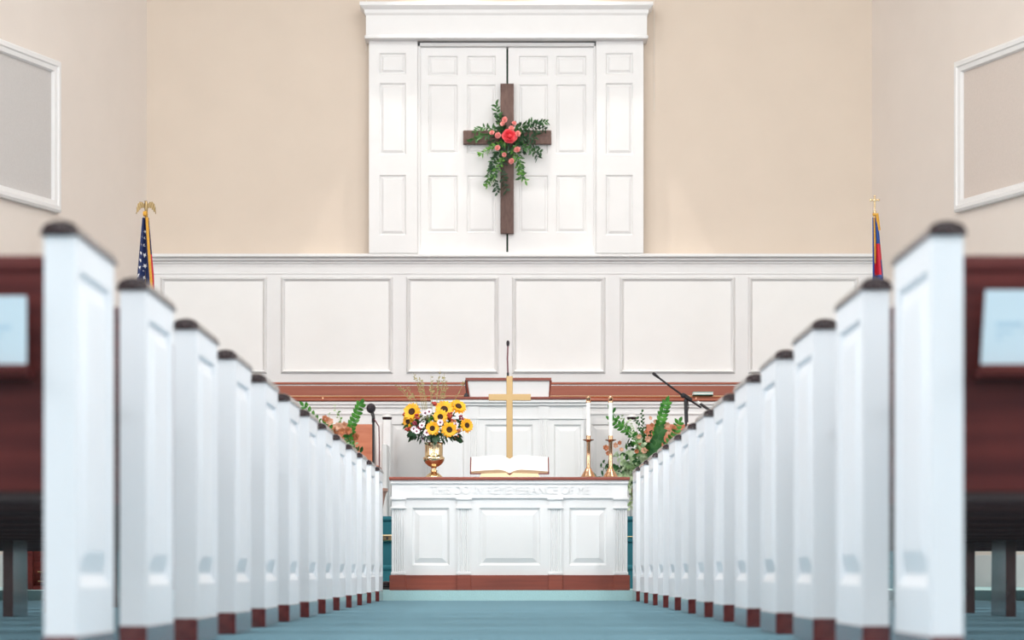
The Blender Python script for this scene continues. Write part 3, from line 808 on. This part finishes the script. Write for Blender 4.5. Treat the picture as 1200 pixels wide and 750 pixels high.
# ------------------------------------------------------------------ clergy benches
YBn = 19.85
for s, side in ((-1, 'left'), (1, 'right')):
    k = YBn / F
    xi, xo = s * 138 * k, s * 380 * k      # inner and outer ends (outer hidden behind the pews)
    cx = (xi + xo) / 2
    t = thing('clergy_bench', (cx, YBn, ST), 'white chancel bench with orange-brown back behind the %s flower pot' % side, 'bench', 'chancel benches')
    zt = WZ(497, YBn)
    b = BM(); box(b, xi + s * .16, xo, YBn + .02, YBn + .05, ST + .25, zt, .006); part('backrest', b, 'chairwood', t)
    b = BM(); box(b, xi + s * .085, xo, YBn - .40, YBn + .05, ST + .40, ST + .44, .008); part('seat', b, 'chairwood', t)
    b = BM(); box(b, xi + s * .07, xo, YBn - .36, YBn - .33, ST + .08, ST + .40); part('seat_skirt', b, 'white', t)
    for x in (xi, xo):
        b = BM(); w = s * .075
        box(b, x + s * .005, x + w, YBn - .02, YBn + .055, ST, WZ(492, YBn), .005)
        box(b, x + s * .02, x + s * .06, YBn - .40, YBn, ST, ST + .62, .005)
        box(b, x + w - s * .001, x + w + s * .055, YBn + .01, YBn + .045, ST + .1, zt + .01, .004)
        e = part('bench_end', b, 'white', t)
        b = BM(); lathe(b, [(0, 0), (.034, 0), (.041, .010), (.042, .024)], x + s * .04, YBn + .018, WZ(492, YBn), 18); part('dark_collar', b, 'capwood', e)
        b = BM(); lathe(b, [(.042, .023), (.039, .034), (.024, .044), (0, .048)], x + s * .04, YBn + .018, WZ(492, YBn), 18); part('finial', b, 'white', e)

# ------------------------------------------------------------------ microphone stands on the chancel floor
def tripod(root, x, y, h):
    b = BM(); tube(b, [(x, y, ST + .06), (x, y, ST + h)], .010, 10); part('pole', b, 'black', root)
    b = BM(); lathe(b, [(0, 0), (.13, 0), (.13, .012), (.03, .03), (.014, .07), (0, .07)], x, y, ST, 24); part('base', b, 'black', root)
Ym = 19.31; x = WX(437.5, Ym)
ms = thing('microphone_stand', (x, Ym, ST), 'straight black microphone stand in front of the left chancel bench', 'microphone stand')
tripod(ms, x, Ym, WZ(494, Ym) - ST)
b = BM(); tube(b, [(x, Ym, WZ(495, Ym)), (x, Ym, WZ(488, Ym))], .014, 10); part('clip', b, 'black', ms)
mc = thing('microphone', (x - .01, Ym, WZ(488, Ym)), 'black microphone with round foam windscreen on the straight stand', 'microphone')
b = BM(); ball(b, W(434.8, 478.5, Ym), 5.4 * Ym / F, sz=1.08, u=20, v=14); part('windscreen', b, 'foam', mc)
b = BM(); tube(b, [W(436, 483, Ym), W(438.2, 491, Ym - .03)], [.016, .011], 10); part('handle', b, 'black', mc)
b = BM(); tube(b, [W(438.2, 491, Ym - .03), W(441, 495, Ym - .03), W(444, 500, Ym - .02), W(444.5, 520, Ym), W(444.5, 545, Ym), W(443, 580, Ym), Vector((WX(444, Ym), Ym, ST + .006))], .0055, 6); part('cable', b, 'neck', mc)

Yb = 19.31; x = WX(804, Yb)
bs2 = thing('boom_stand', (x, Yb, ST), 'black boom microphone stand in front of the right chancel bench', 'microphone stand')
tripod(bs2, x, Yb, WZ(470, Yb) - ST)
b = BM(); tube(b, [W(804.5, 495, Yb), W(803.5, 468, Yb)], .016, 10); part('upper_tube', b, 'black', bs2)
b = BM(); tube(b, [W(771, 442, Yb - .1), W(800, 463.5, Yb - .02), W(821.5, 477.5, Yb + .05)], .0085, 8); part('boom_arm', b, 'black', bs2)
b = BM(); ball(b, W(800.5, 463.5, Yb - .01), .022, u=12, v=8); tube(b, [W(801, 463, Yb - .02), W(810, 469, Yb)], .018, 10); tube(b, [W(803.5, 469, Yb), W(805, 463, Yb)], .012, 8); part('clutch', b, 'black', bs2)
b = BM(); tube(b, [W(806, 470, Yb - .02), W(807, 477, Yb - .02), W(805.5, 484, Yb - .02)], .004, 6); part('cable', b, 'black', bs2)
mc = thing('microphone', W(768, 439.5, Yb - .1), 'slim black microphone at the raised end of the boom', 'microphone')
b = BM(); tube(b, [W(772, 442.6, Yb - .1), W(768, 439.5, Yb - .11)], [.010, .011], 10); part('handle', b, 'black', mc)
b = BM(); tube(b, [W(768.2, 439.7, Yb - .11), W(765.5, 437.6, Yb - .115), W(764.7, 437, Yb - .117)], [.0125, .0125, .006], 10); part('grille', b, 'foam', mc)
mc = thing('microphone', W(822, 475, Yb - .05), 'silver tipped black microphone behind the boom stand, above the pews', 'microphone')
b = BM(); tube(b, [W(820, 472.7, Yb - .05), W(829, 479, Yb - .05), W(838, 487, Yb - .05)], [.011, .012, .010], 10); part('handle', b, 'black', mc)
b = BM(); tube(b, [W(817.2, 470.6, Yb - .05), W(820.4, 473, Yb - .05)], [.010, .012], 10); part('silver_tip', b, 'candle', mc)
# its own short stand, hidden by the pews
b = BM(); xx = WX(838, Yb); tube(b, [(xx, Yb - .05, ST), (xx, Yb - .05, WZ(486, Yb))], .009, 8); lathe(b, [(0, 0), (.11, 0), (.11, .012), (.02, .03), (0, .03)], xx, Yb - .05, ST, 20)
part('stand', b, 'black', mc)

# ------------------------------------------------------------------ floor flower arrangements
def pot_thing(xc, Y, label):
    k = Y / F; c = Vector((WX(xc, Y), Y, ST))
    t = thing('flower_pot', c, label, 'pot', 'pots of the chancel flowers')
    b = BM(); lathe(b, [(0, 0), (.16, 0), (.165, .02), (.19, .15), (.205, .20), (.215, .205), (.215, .23), (.20, .23), (.19, .2), (0, .19)], c.x, c.y, c.z, 32); part('pot_wall', b, 'pot', t)
    b = BM(); lathe(b, [(.0, .191), (.192, .196), (0, .212)], c.x, c.y, c.z, 24); part('soil', b, 'black', t)
    return c
def bloom(root, p, R, m):
    b = BM(); mtx = orient(p, (random.uniform(-.6, .6), -1, random.uniform(-.2, .5)), random.uniform(0, 3))
    petal_ring(b, mtx, 6, R * .1, R, R * .75, R * .35, -.1 * R); petal_ring(b, mtx, 5, R * .08, R * .65, R * .6, R * .5, 0, .4)
    part('bloom', b, m, root)
def sprig(root, p0, p1, n, m, L, wd):
    b = BM(); p0 = Vector(p0); p1 = Vector(p1); mid = p0.lerp(p1, .5) + Vector((random.uniform(-.02, .02), random.uniform(-.03, .03), .02))
    spray(b, [p0, mid, p1], n, L, wd, .6)
    part('leaf_sprig', b, m, root)

def arrangement(sg, xc, Y, label):
    k = Y / F
    c = pot_thing(VX + sg * (xc - VX), Y, 'blush brown flower pot on the chancel floor, %s of the communion table' % ('left' if sg < 0 else 'right'))
    top = c + Vector((0, 0, .2))
    t = thing('floor_bouquet', top, label, 'flowers', 'chancel floor flowers')
    def A(x, y, dy=0.0):     # x measured for the right-hand arrangement, mirrored for the left one
        return W(VX + sg * (x - VX), y, Y + dy)
    return t, top, A, k

t, top, A, k = arrangement(1, 771, 18.85, 'tall bouquet of green fronds and peach blooms, right of the communion table')
frond(t, [top, A(756, 520), A(735, 505), A(716, 492)], 20, 9 * k, 5.2 * k)
frond(t, [top, A(742, 510, -.05), A(726, 495, -.08), A(716, 480, -.1), A(709, 485, -.1)][:4], 12, 8 * k, 4.6 * k)
frond(t, [top, A(768, 520, -.08), A(774, 495, -.1), A(781, 472, -.1)], 20, 10 * k, 6.5 * k, 'frond')
frond(t, [top, A(764, 540, -.14), A(768, 522, -.16), A(774, 505, -.18)], 18, 11 * k, 8 * k, 'leaf')
frond(t, [top, A(782, 525, -.02), A(790, 508), A(796, 495)], 16, 9 * k, 5.5 * k)
frond(t, [top, A(806, 515, .05), A(818, 505, .06), A(830, 500, .06)], 16, 9 * k, 5.5 * k)
for x, y in ((728, 487), (736, 492), (745, 490), (752, 482), (741, 507), (750, 502), (757, 500), (762, 505)):
    sprig(t, A(758, 545), A(x, y, random.uniform(-.1, .05)), 26, random.choice(['varieg', 'varieg', 'leaf']), 4.2 * k, 2.6 * k)
for x, y in ((719, 533), (712, 545), (722, 550), (728, 540), (735, 548), (716, 558), (727, 560), (738, 563), (733, 575), (741, 583), (738, 595), (745, 555), (742, 535), (736, 528), (748, 540), (756, 533), (730, 545), (724, 556), (733, 562), (746, 522), (752, 515)):
    sprig(t, A(756, 562), A(x, y, random.uniform(-.18, 0)), 22, random.choice(['varieg', 'varieg', 'varieg', 'leaf']), 6.5 * k, 4.2 * k)
for x, y in ((703, 541), (706, 536), (697, 553)):
    sprig(t, A(735, 560), A(x, y + 6, -.1), 10, 'leaf', 7 * k, 3.2 * k)
for x, y, m in ((710, 525, 'orange'), (713, 531, 'orange'), (721, 522, 'peach'), (726, 519, 'orange'), (728, 527, 'peach'), (762, 490, 'peach'), (768, 494, 'peach'), (764, 498, 'orange'), (757, 506, 'orange'), (750, 520, 'orange'), (755, 528, 'peach'), (749, 512, 'peach'), (775, 513, 'peach'), (784, 506, 'peach'), (790, 501, 'orange'), (774, 517, 'peach'), (759, 515, 'peach'), (746, 529, 'orange'), (782, 498, 'peach')):
    bloom(t, A(x, y, random.uniform(-.14, -.02)), random.uniform(2.6, 4.2) * k, m)
b = BM()
for q in range(110):
    x = random.uniform(733, 790); y = random.uniform(520, 575)
    leaf(b, A(x, y, random.uniform(-.06, .12)), (random.uniform(-1, 1), -.4, random.uniform(-.2, 1)), random.uniform(7, 11) * k, random.uniform(3.5, 5.5) * k, random.uniform(-1, 1))
part('foliage', b, 'leaf', t)

t, top, A, k = arrangement(-1, 771, 18.85, 'bouquet with one bright green frond and orange blooms, behind the left pews')
frond(t, [top, A(786, 512, -.06), A(780, 495, -.08), A(771, 474, -.1)], 20, 9 * k, 6.5 * k)
frond(t, [top, A(815, 510), A(826, 490), A(838, 476)], 18, 9 * k, 5.5 * k)
frond(t, [top, A(800, 520, .1), A(806, 505, .1), A(812, 497, .1)], 16, 9 * k, 5.5 * k)
for x, y in ((803, 474), (798, 481), (810, 484), (836, 474), (795, 500), (787, 512)):
    sprig(t, A(780, 545), A(x, y, random.uniform(-.1, .05)), 16, random.choice(['varieg', 'leaflt']), 4.0 * k, 2.4 * k)
for x, y, m in ((813, 491, 'orange'), (808, 494, 'peach'), (797, 500, 'peach'), (793, 506, 'orange'), (786, 505, 'orange'), (781, 510, 'orange'), (786, 513, 'orange'), (777, 513, 'orange'), (800, 505, 'orange'), (790, 499, 'peach')):
    bloom(t, A(x, y, random.uniform(-.14, -.04)), random.uniform(4.5, 6) * k, m)
for x, y in ((782, 517), (788, 520), (777, 519), (795, 525)):
    sprig(t, A(785, 555), A(x, y, -.12), 14, 'varieg', 5 * k, 3 * k)
b = BM()
for q in range(80):
    x = random.uniform(768, 815); y = random.uniform(525, 575)
    leaf(b, A(x, y, random.uniform(-.06, .12)), (random.uniform(-1, 1), -.4, random.uniform(-.2, 1)), random.uniform(7, 11) * k, random.uniform(3.5, 5.5) * k, random.uniform(-1, 1))
part('foliage', b, 'leaf', t)

# ------------------------------------------------------------------ wall cross and its swag
YC = YB - .09
wc = thing('wooden_cross', (WX(594, YC), YC - .03, WZ(274.5, YC)), 'large brown wooden cross hung on the white panelled doors', 'cross')
b = BM(); box(b, WX(586.5, YC), WX(602, YC), YC - .062, YC + .001, WZ(274.5, YC), WZ(99.5, YC), .003); part('upright', b, 'crosswood', wc)
b = BM(); box(b, WX(543, YC), WX(646, YC), YC - .058, YC - .004, WZ(170, YC), WZ(154, YC), .003); part('crossbar', b, 'crosswood', wc)
YF = YC - .10; k = YF / F
sw = thing('floral_swag', W(596, 165, YC - .07), 'green leaf swag with a coral red rose and pink roses on the wall cross', 'flowers')
def B_(x, y, dy=0.0): return W(x, y, YF + dy)
def swag(pts, n, m, L=6.4, wd=2.8):
    b = BM(); spray(b, [B_(*p) for p in pts], n, L * k, wd * k, .45); part('leaf_spray', b, m, sw)
swag([(594, 158), (588, 146), (583, 135), (581, 122)], 26, 'leaf')
swag([(594, 158), (586, 148), (585, 134)], 18, 'leafdk')
swag([(594, 160), (580, 152), (566, 149), (556, 156)], 26, 'leaf')
swag([(592, 162), (576, 158), (562, 160), (550, 167)], 28, 'leaf')
swag([(592, 166), (578, 172), (568, 178), (562, 182)], 22, 'leaflt')
swag([(592, 168), (581, 183), (575, 198), (571, 215)], 40, 'leaf')
swag([(590, 172), (578, 190), (579, 208), (583, 226)], 38, 'leafdk')
swag([(592, 176), (584, 196), (576, 212), (569, 219)], 28, 'leaflt', 6)
swag([(594, 176), (588, 200), (591, 215), (594, 224)], 28, 'leafdk')
swag([(600, 156), (612, 148), (624, 144), (641, 143)], 32, 'leaf')
swag([(600, 158), (614, 152), (630, 148), (640, 152)], 24, 'leafdk')
swag([(602, 164), (616, 162), (627, 160), (630, 150)], 22, 'leafdk')
swag([(602, 166), (616, 174), (626, 178), (634, 178)], 26, 'leaf')
swag([(600, 170), (608, 182), (611, 198), (610, 210)], 32, 'leaf')
swag([(600, 172), (606, 190), (610, 204), (616, 212)], 26, 'leaflt', 6)
swag([(602, 164), (618, 168), (628, 170), (630, 186)], 22, 'leafdk')
b = BM()
for q in range(110):
    a = random.uniform(0, 2 * PI); r = random.uniform(2, 22); x = 596 + r * math.cos(a); y = 165 + r * .9 * math.sin(a)
    leaf(b, B_(x, y, random.uniform(0, .05)), (math.cos(a), random.uniform(-.8, -.1), -math.sin(a)), random.uniform(5, 8) * k, random.uniform(2.6, 3.6) * k, random.uniform(-.8, .8))
part('foliage', b, 'leafdk', sw)
rose(sw, B_(597, 160, -.05), (.1, -1, .1), 9.3 * k, 'rosered', 'large_rose')
for x, y, r in ((591.5, 140.5, 3.8), (589, 145, 3.2), (602.5, 144.5, 3), (576.5, 155.5, 3.2), (583.5, 158.8, 3.9), (606.5, 157, 4), (599.5, 150.5, 3.6), (583, 173.5, 3.6), (606, 175.5, 4.2), (599.5, 189, 3.8), (591, 181.5, 3)):
    rose(sw, B_(x, y, -.045), (random.uniform(-.4, .4), -1, random.uniform(-.1, .5)), r * k, 'pink', 'small_rose')

# ------------------------------------------------------------------ flags
YG = 19.3; kg = YG / F
def star_bm(b, c, R, T):
    pts = []
    for q in range(10):
        a = PI / 2 + PI * q / 5; r = R if q % 2 == 0 else R * .42
        pts.append(b.verts.new(T(c[0] + r * math.cos(a), c[1] + r * math.sin(a))))
    cc = b.verts.new(T(c[0], c[1]))
    for q in range(10): b.faces.new((cc, pts[q], pts[(q + 1) % 10]))

def flag(xpole, label, us):
    x = WX(xpole, YG); ztop_ = WZ(252, YG)
    t = thing('flag', (x, YG, ST), label, 'flag', 'flags on poles')
    b = BM(); tube(b, [(x, YG, ST + .05), (x, YG, ztop_ + .02)], .013, 12); part('pole', b, 'paleb' if us else 'brass', t)
    b = BM(); lathe(b, [(0, 0), (.16, 0), (.165, .02), (.1, .04), (.04, .07), (.022, .12), (0, .12)], x, YG, ST, 24); part('base', b, 'paleb', t)
    z0 = WZ(256, YG); z1 = ST + .75; H = z0 - z1
    nv, nu = 40, 30
    # left and right outline, frame pixels from the pole at distances below the top
    def outline(q):
        y = (z0 - (z0 - H * q)) / kg      # pixels below the top
        if us: return (-3.2 - 0.085 * y if y < 70 else -9.1 - .02 * (y - 70)), (3.4 + .085 * y if y < 70 else 9.3 + .02 * (y - 70))
        return (-3.6 - 0.0 * y if y < 70 else -3.6 - .03 * (y - 70)), (3.0 + .095 * y if y < 70 else 9.6 + .03 * (y - 70))
    def T(u, q, off=0.0):
        l, r = outline(q)
        xx = x + (l + (r - l) * u) * kg
        amp = .012 + .03 * min(1, q * 2)
        yy = YG - .035 - amp * math.sin(u * PI * 3.0 + (.6 if us else 1.2)) - off
        return Vector((xx, yy, z0 - H * q))
    b = BM(); g = [[b.verts.new(T(i / nu, j / nv)) for i in range(nu + 1)] for j in range(nv + 1)]
    for j in range(nv):
        for i in range(nu):
            f = b.faces.new((g[j][i], g[j][i + 1], g[j + 1][i + 1], g[j + 1][i]))
            u, q = (i + .5) / nu, (j + .5) / nv; yp = H * q / kg
            if us:
                if yp < 80: f.material_index = 0
                else: f.material_index = 1 if int(u * 9) % 2 else 2
                if yp >= 45 and u > .88: f.material_index = 2
            else:
                if u < .17 - .0 * q or (yp > 60 and u > .80 + .0) : f.material_index = 0
                elif u < .30 and yp < 34: f.material_index = 1
                elif yp < 32: f.material_index = 0
                elif yp < 66: f.material_index = 2 if not (yp > 48 and u > .80) else 0
                elif yp < 95: f.material_index = 0
                else: f.material_index = 1
    cl = part('cloth', b, ['navy', 'flagwhite', 'flagred'] if us else ['royal', 'flagwhite', 'flagred'], t, angle=60)
    so = cl.modifiers.new('thickness', 'SOLIDIFY'); so.thickness = .003
    if us:
        b = BM()
        for (px, py, R) in ((171.3, 272, 1.7), (169.8, 280, 2.0), (169, 288.5, 2.3), (167.3, 297.5, 1.8), (170.3, 299.5, 2.3), (166.8, 306, 2.0), (171.2, 312, 2.4), (165.8, 314.5, 1.6), (168, 317.5, 1.8), (163.8, 324, 2.2), (169, 326, 2.3)):
            def TT(a, c):
                q = (c - 256) * kg / H; l, r = outline(q); return T((a - xpole - l) / (r - l), q, .006)
            star_bm(b, (px - .6, py), R * 1.35, lambda a, c: TT(a, c))
        part('stars', b, 'flagwhite', cl)
        b = BM(); pts = [T(.80 + .08 * min(1, q * 3), q * 1.0, .012) for q in [i / 24 for i in range(25)]]
        tube(b, pts, [.012] * 25, 6); tube(b, [T(.2, 0, .01) + Vector((0, 0, .03)), T(.8, 0, .01) + Vector((0, 0, .03))], .022, 8)
        for q in range(24):   # little tassel threads
            leaf(b, pts[q], (.6, -.3, -1), .05, .016)
        part('fringe', b, 'fringe', cl)
    else:
        b = BM(); pts = [T(.30 - .05 * q, q * .22, .016) for q in [i / 12 for i in range(13)]]
        tube(b, pts, [.006 + .005 * math.sin(PI * i / 12) for i in range(13)], 6)
        tube(b, [T(.05, 0, .01) + Vector((0, 0, .02)), T(.75, 0, .01) + Vector((0, 0, .03)), T(.98, .06, .01)], .014, 8)
        part('fringe', b, 'fringe', cl)
    return t, x, ztop_
t, x, zt = flag(171.3, 'dark blue star-spangled flag with gold fringe and eagle finial, left of the chancel', True)
# eagle
b = BM(); c = Vector((x, YG, zt)); u = kg * 1.12
ball(b, c + Vector((0, 0, .4 * u)), 1.9 * u, u=14, v=10)
t2 = BM()
tube(b, [c + Vector((0, 0, 1.5 * u)), c + Vector((0, 0, 5 * u)), c + Vector((0, 0, 9 * u)), c + Vector((0, 0, 12 * u)), c + Vector((-.2 * u, -.5 * u, 14.2 * u)), c + Vector((-1.5 * u, -1.4 * u, 14.4 * u))],
     [1.3 * u, 1.6 * u, 2.3 * u, 1.9 * u, 1.3 * u, .3 * u], 12)
for sg in (-1, 1):
    up = [(1.2, 11), (4, 13.5), (6.5, 13.8), (8.6, 11.5), (9.8, 7.5), (10.2, 2.5)]
    lo = [(1.2, 7), (3, 8), (4.6, 8), (6.2, 6.4), (8, 4.2), (9.9, 2.0)]
    rows = []
    for (a, c2) in zip(up, lo):
        rows.append([b.verts.new(c + Vector((sg * a[0] * u, -.8 * u, a[1] * u))), b.verts.new(c + Vector((sg * c2[0] * u, -.8 * u, c2[1] * u))),
                     b.verts.new(c + Vector((sg * c2[0] * u, .8 * u, c2[1] * u))), b.verts.new(c + Vector((sg * a[0] * u, .8 * u, a[1] * u)))])
    for a, d in zip(rows, rows[1:]):
        for i in range(4): b.faces.new((a[i], a[(i + 1) % 4], d[(i + 1) % 4], d[i]))
    b.faces.new(rows[0]); b.faces.new(rows[-1][::-1])
    for (a, c2) in zip(up[1:], lo[1:]): tube(b, [c + Vector((sg * a[0] * u, -.9 * u, a[1] * u)), c + Vector((sg * c2[0] * u, -.9 * u, (c2[1] - 1.0) * u))], .5 * u, 5)
ea = part('eagle_finial', b, 'paleb', t); ea['label'] = 'antique gold eagle with drooping wings'
t, x, zt = flag(1025, 'blue and red flag with gold cross finial, right of the chancel', False)
b = BM(); c = Vector((x, YG, zt)); ball(b, c + Vector((0, 0, 3.5 * kg)), 2.0 * kg, u=14, v=10); tube(b, [c, c + Vector((0, 0, 3 * kg))], 1.3 * kg, 8)
tube(b, [c + Vector((0, 0, 5 * kg)), c + Vector((0, 0, 9 * kg))], .9 * kg, 8)
zc_ = 17.5 * kg
box(b, c.x - 1.1 * kg, c.x + 1.1 * kg, c.y - .6 * kg, c.y + .6 * kg, c.z + 8 * kg, c.z + 22 * kg, .003)
box(b, c.x - 5 * kg, c.x + 5 * kg, c.y - .6 * kg, c.y + .6 * kg, c.z + zc_ - 1.1 * kg, c.z + zc_ + 1.1 * kg, .003)
for dx, dz in ((-4.6, 0), (4.6, 0), (0, 4.4)): ball(b, c + Vector((dx * kg, 0, zc_ + dz * kg)), 1.45 * kg, sy=.6, u=10, v=8)
ball(b, c + Vector((0, 0, zc_)), 1.8 * kg, sy=.6, u=10, v=8)
cf = part('cross_finial', b, 'brass', t); cf['label'] = 'bright gold budded cross'

# ------------------------------------------------------------------ small things low on the chancel
b = BM(); c = W(452, 630, 18.2)
bp = thing('brass_plate', (c.x, 18.2, S2 - .10), 'brass outlet plate on the carpeted step, left of the communion table', 'outlet plate')
zm = WZ(630.5, 18.18)
b = BM(); box(b, c.x - .05, c.x + .05, 18.162, 18.201, zm - .026, zm + .026, .008, 2); part('plate', b, 'brass', bp)
b = BM(); lathe(b, [(0, 0), (.010, 0), (.010, .006), (0, .006)], n=12, mtx=Matrix.Translation((c.x + .012, 18.166, zm)) @ Matrix.Rotation(PI / 2, 4, 'X')); part('socket', b, 'black', bp)
b = BM(); tube(b, [(WX(700, 18.17), 18.172, WZ(629, 18.17)), (WX(800, 18.17), 18.172, WZ(629, 18.17))], .006, 8)
tag(link('brass_rod', b, 'brass', base=(WX(750, 18.17), 18.172, WZ(629, 18.17)), loc=(WX(750, 18.17), 18.172, WZ(629, 18.17))), 'thin brass rod along the carpeted step, right of the communion table', 'rod')
c = W(452, 690, 17.0); c.z = P0
fs = thing('foot_cushion', c, 'small dark brown rounded cushion on the carpet, left of the communion table', 'cushion')
b = BM(); box(b, c.x - .03, c.x + .045, c.y - .05, c.y + .05, P0 + .012, P0 + .06, .022, 4); part('cushion', b, 'capwood', fs)
b = BM(); box(b, c.x - .03, c.x + .045, c.y - .05, c.y + .05, P0, P0 + .016, .004); part('cushion_base', b, 'black', fs)
c = Vector((WX(823, YCR), YCR + .06, zc + .02))
bk = thing('hymn_book', c, 'teal book lying on the wooden choir rail, above the right pews', 'book')
b = BM(); zz = zc + .056
box(b, WX(812, YCR), WX(836, YCR), YCR - .02, YCR + .13, zz + .02, zz + .026, .002); box(b, WX(812, YCR), WX(836, YCR), YCR - .02, YCR + .13, zz, zz + .005, .002); part('cover', b, 'tealbook', bk)
b = BM(); box(b, WX(812.5, YCR), WX(835.5, YCR), YCR - .014, YCR + .125, zz + .004, zz + .021); part('pages', b, 'page', bk)

# upright piano, glimpsed under the left pews
px0, px1, py0 = -3.46, -2.25, 16.75
pn = thing('piano', ((px0 + px1) / 2, py0 + .3, P0), 'brown wooden piano with brass pedals, glimpsed under the nearest left pew', 'piano')
b = BM(); box(b, px0, px1, py0 + .3, py0 + .62, P0, P0 + 1.15, .01); box(b, px0 - .02, px1 + .02, py0 + .27, py0 + .64, P0 + 1.15, P0 + 1.18, .008)
box(b, px0, px1, py0 + .22, py0 + .31, P0 + .03, P0 + .20, .004); part('case', b, 'pewwood', pn)
b = BM(); box(b, px0, px1, py0, py0 + .31, P0 + .58, P0 + .70, .01)
for q in (px0 + .04, px1 - .04): box(b, q - .035, q + .035, py0 + .02, py0 + .09, P0, P0 + .58, .008)
box(b, px0, px1, py0 + .05, py0 + .27, P0, P0 + .03); part('key_bed', b, 'pewwood', pn)
b = BM(); box(b, px0 + .1, px1 - .1, py0 + .03, py0 + .2, P0 + .70, P0 + .715, .003); part('keys', b, 'candle', pn)
for q in (WX(43.5, py0), WX(43.5, py0) - .09, WX(43.5, py0) + .09):
    for zq in (P0 + .05, P0 + .12)[:2]:
        b = BM(); box(b, q - .022, q + .022, py0 + .12, py0 + .24, zq, zq + .014, .005); part('pedal', b, 'brass', pn)

# ------------------------------------------------------------------ light
def area(name, loc, rot, sx, sy, e, c=(1, 1, 1), spread=PI):
    l = bpy.data.lights.new(name, 'AREA'); l.shape = 'RECTANGLE'; l.size = sx; l.size_y = sy; l.energy = e; l.color = c; l.spread = spread
    o = bpy.data.objects.new(name, l); col.objects.link(o); o.location = loc; o.rotation_euler = rot; return o
def spot(name, loc, target, e, deg, blend, c, size=.04):
    l = bpy.data.lights.new(name, 'SPOT'); l.energy = e; l.spot_size = math.radians(deg); l.spot_blend = blend; l.color = c; l.shadow_soft_size = size
    o = bpy.data.objects.new(name, l); col.objects.link(o); o.location = loc
    o.rotation_euler = (Vector(target) - Vector(loc)).to_track_quat('-Z', 'Y').to_euler(); return o
KEY = 1.0
for s in (-1, 1):
    for yc in (-1.5, 3.0, 7.5, 12.0):
        area('window_daylight', (s * (XN - .09), yc, 3.0), (0, s * PI / 2, 0), 3.6, 1.6, 82 * KEY, (0.90, 0.95, 1.0))
area('rear_fill_light', (0, YR + .2, 3.4), (PI / 2, 0, 0), 7, 3.5, 130 * KEY, (0.90, 0.95, 1.0))  # added fill behind the camera; the rear wall has no window
# unseen ceiling lamps added to brighten the nave
ln = 0
for yc in (0, 4.5, 9, 13.5):
    for xx in (-3.2, 3.2):
        area('nave_fill_light', (xx, yc, HN - .14), (0, 0, 0), .9, .9, 55 * KEY, (1.0, .95, .88))
        b = BM(); box(b, xx - .5, xx + .5, yc - .5, yc + .5, HN - .1, HN, .02)
        f = tag(link('added_ceiling_lamp', b, 'white', base=(xx, yc, HN), loc=(xx, yc, HN)), 'unseen square ceiling lamp added to light the nave', 'ceiling lamp', 'added nave ceiling lamps')
        b = BM(); box(b, -.45, .45, -.45, .45, -.11, -.099); link('diffuser', b, 'lampglow', f)
# unseen fill lights added under the nave ceiling to brighten the chancel front
for xx in (-3.0, 0, 3.0):
    o = area('front_fill_light', (xx, 10.2, HN - .35), (0, 0, 0), .8, .5, 38 * KEY, (1.0, .985, .96), PI * .6)
    o.rotation_euler = (Vector((xx * .3, 17.6, 1.2)) - o.location).to_track_quat('-Z', 'Y').to_euler()
# chancel: unseen fill added over the front edge, downlights near the rear wall
for xx, cc in ((-2.4, (1.0, .99, .98)), (0, (1.0, .985, .965)), (2.4, (1.0, .955, .89))):
    area('chancel_fill_light', (xx, YS + .4, HC - .05), (math.radians(28), 0, 0), 1.2, .5, 40 * KEY, cc)
for xx in (-.55, .50): spot('baptistry_downlight', (xx, YB - .56, 6.95), (xx, YB - .46, 3.1), 250 * KEY, 43, .12, (1.0, .95, .87))
sc.world = bpy.data.worlds.new('world'); sc.world.use_nodes = True
bg = sc.world.node_tree.nodes['Background']; bg.inputs[0].default_value = (.85, .93, 1.0, 1); bg.inputs[1].default_value = 0.6

# ------------------------------------------------------------------ camera
cd = bpy.data.cameras.new('camera'); co = bpy.data.objects.new('camera', cd); col.objects.link(co)
co.location = (0, 0, CAMZ); co.rotation_euler = (PI / 2, 0, 0)
cd.sensor_width = 36.0; cd.lens = F / 1200 * 36.0
cd.shift_x = (600 - VX) / 1200.0; cd.shift_y = (VY - 375) / 1200.0
cd.clip_start = .05; cd.clip_end = 200
cd.dof.use_dof = True; cd.dof.focus_distance = 17.2; cd.dof.aperture_fstop = 3.2; cd.dof.aperture_blades = 9
sc.camera = co
sc.view_settings.view_transform = 'Standard'; sc.view_settings.look = 'None'; sc.view_settings.gamma = 1.0
sc.view_settings.use_curve_mapping = False
sc.view_settings.exposure = 0.17
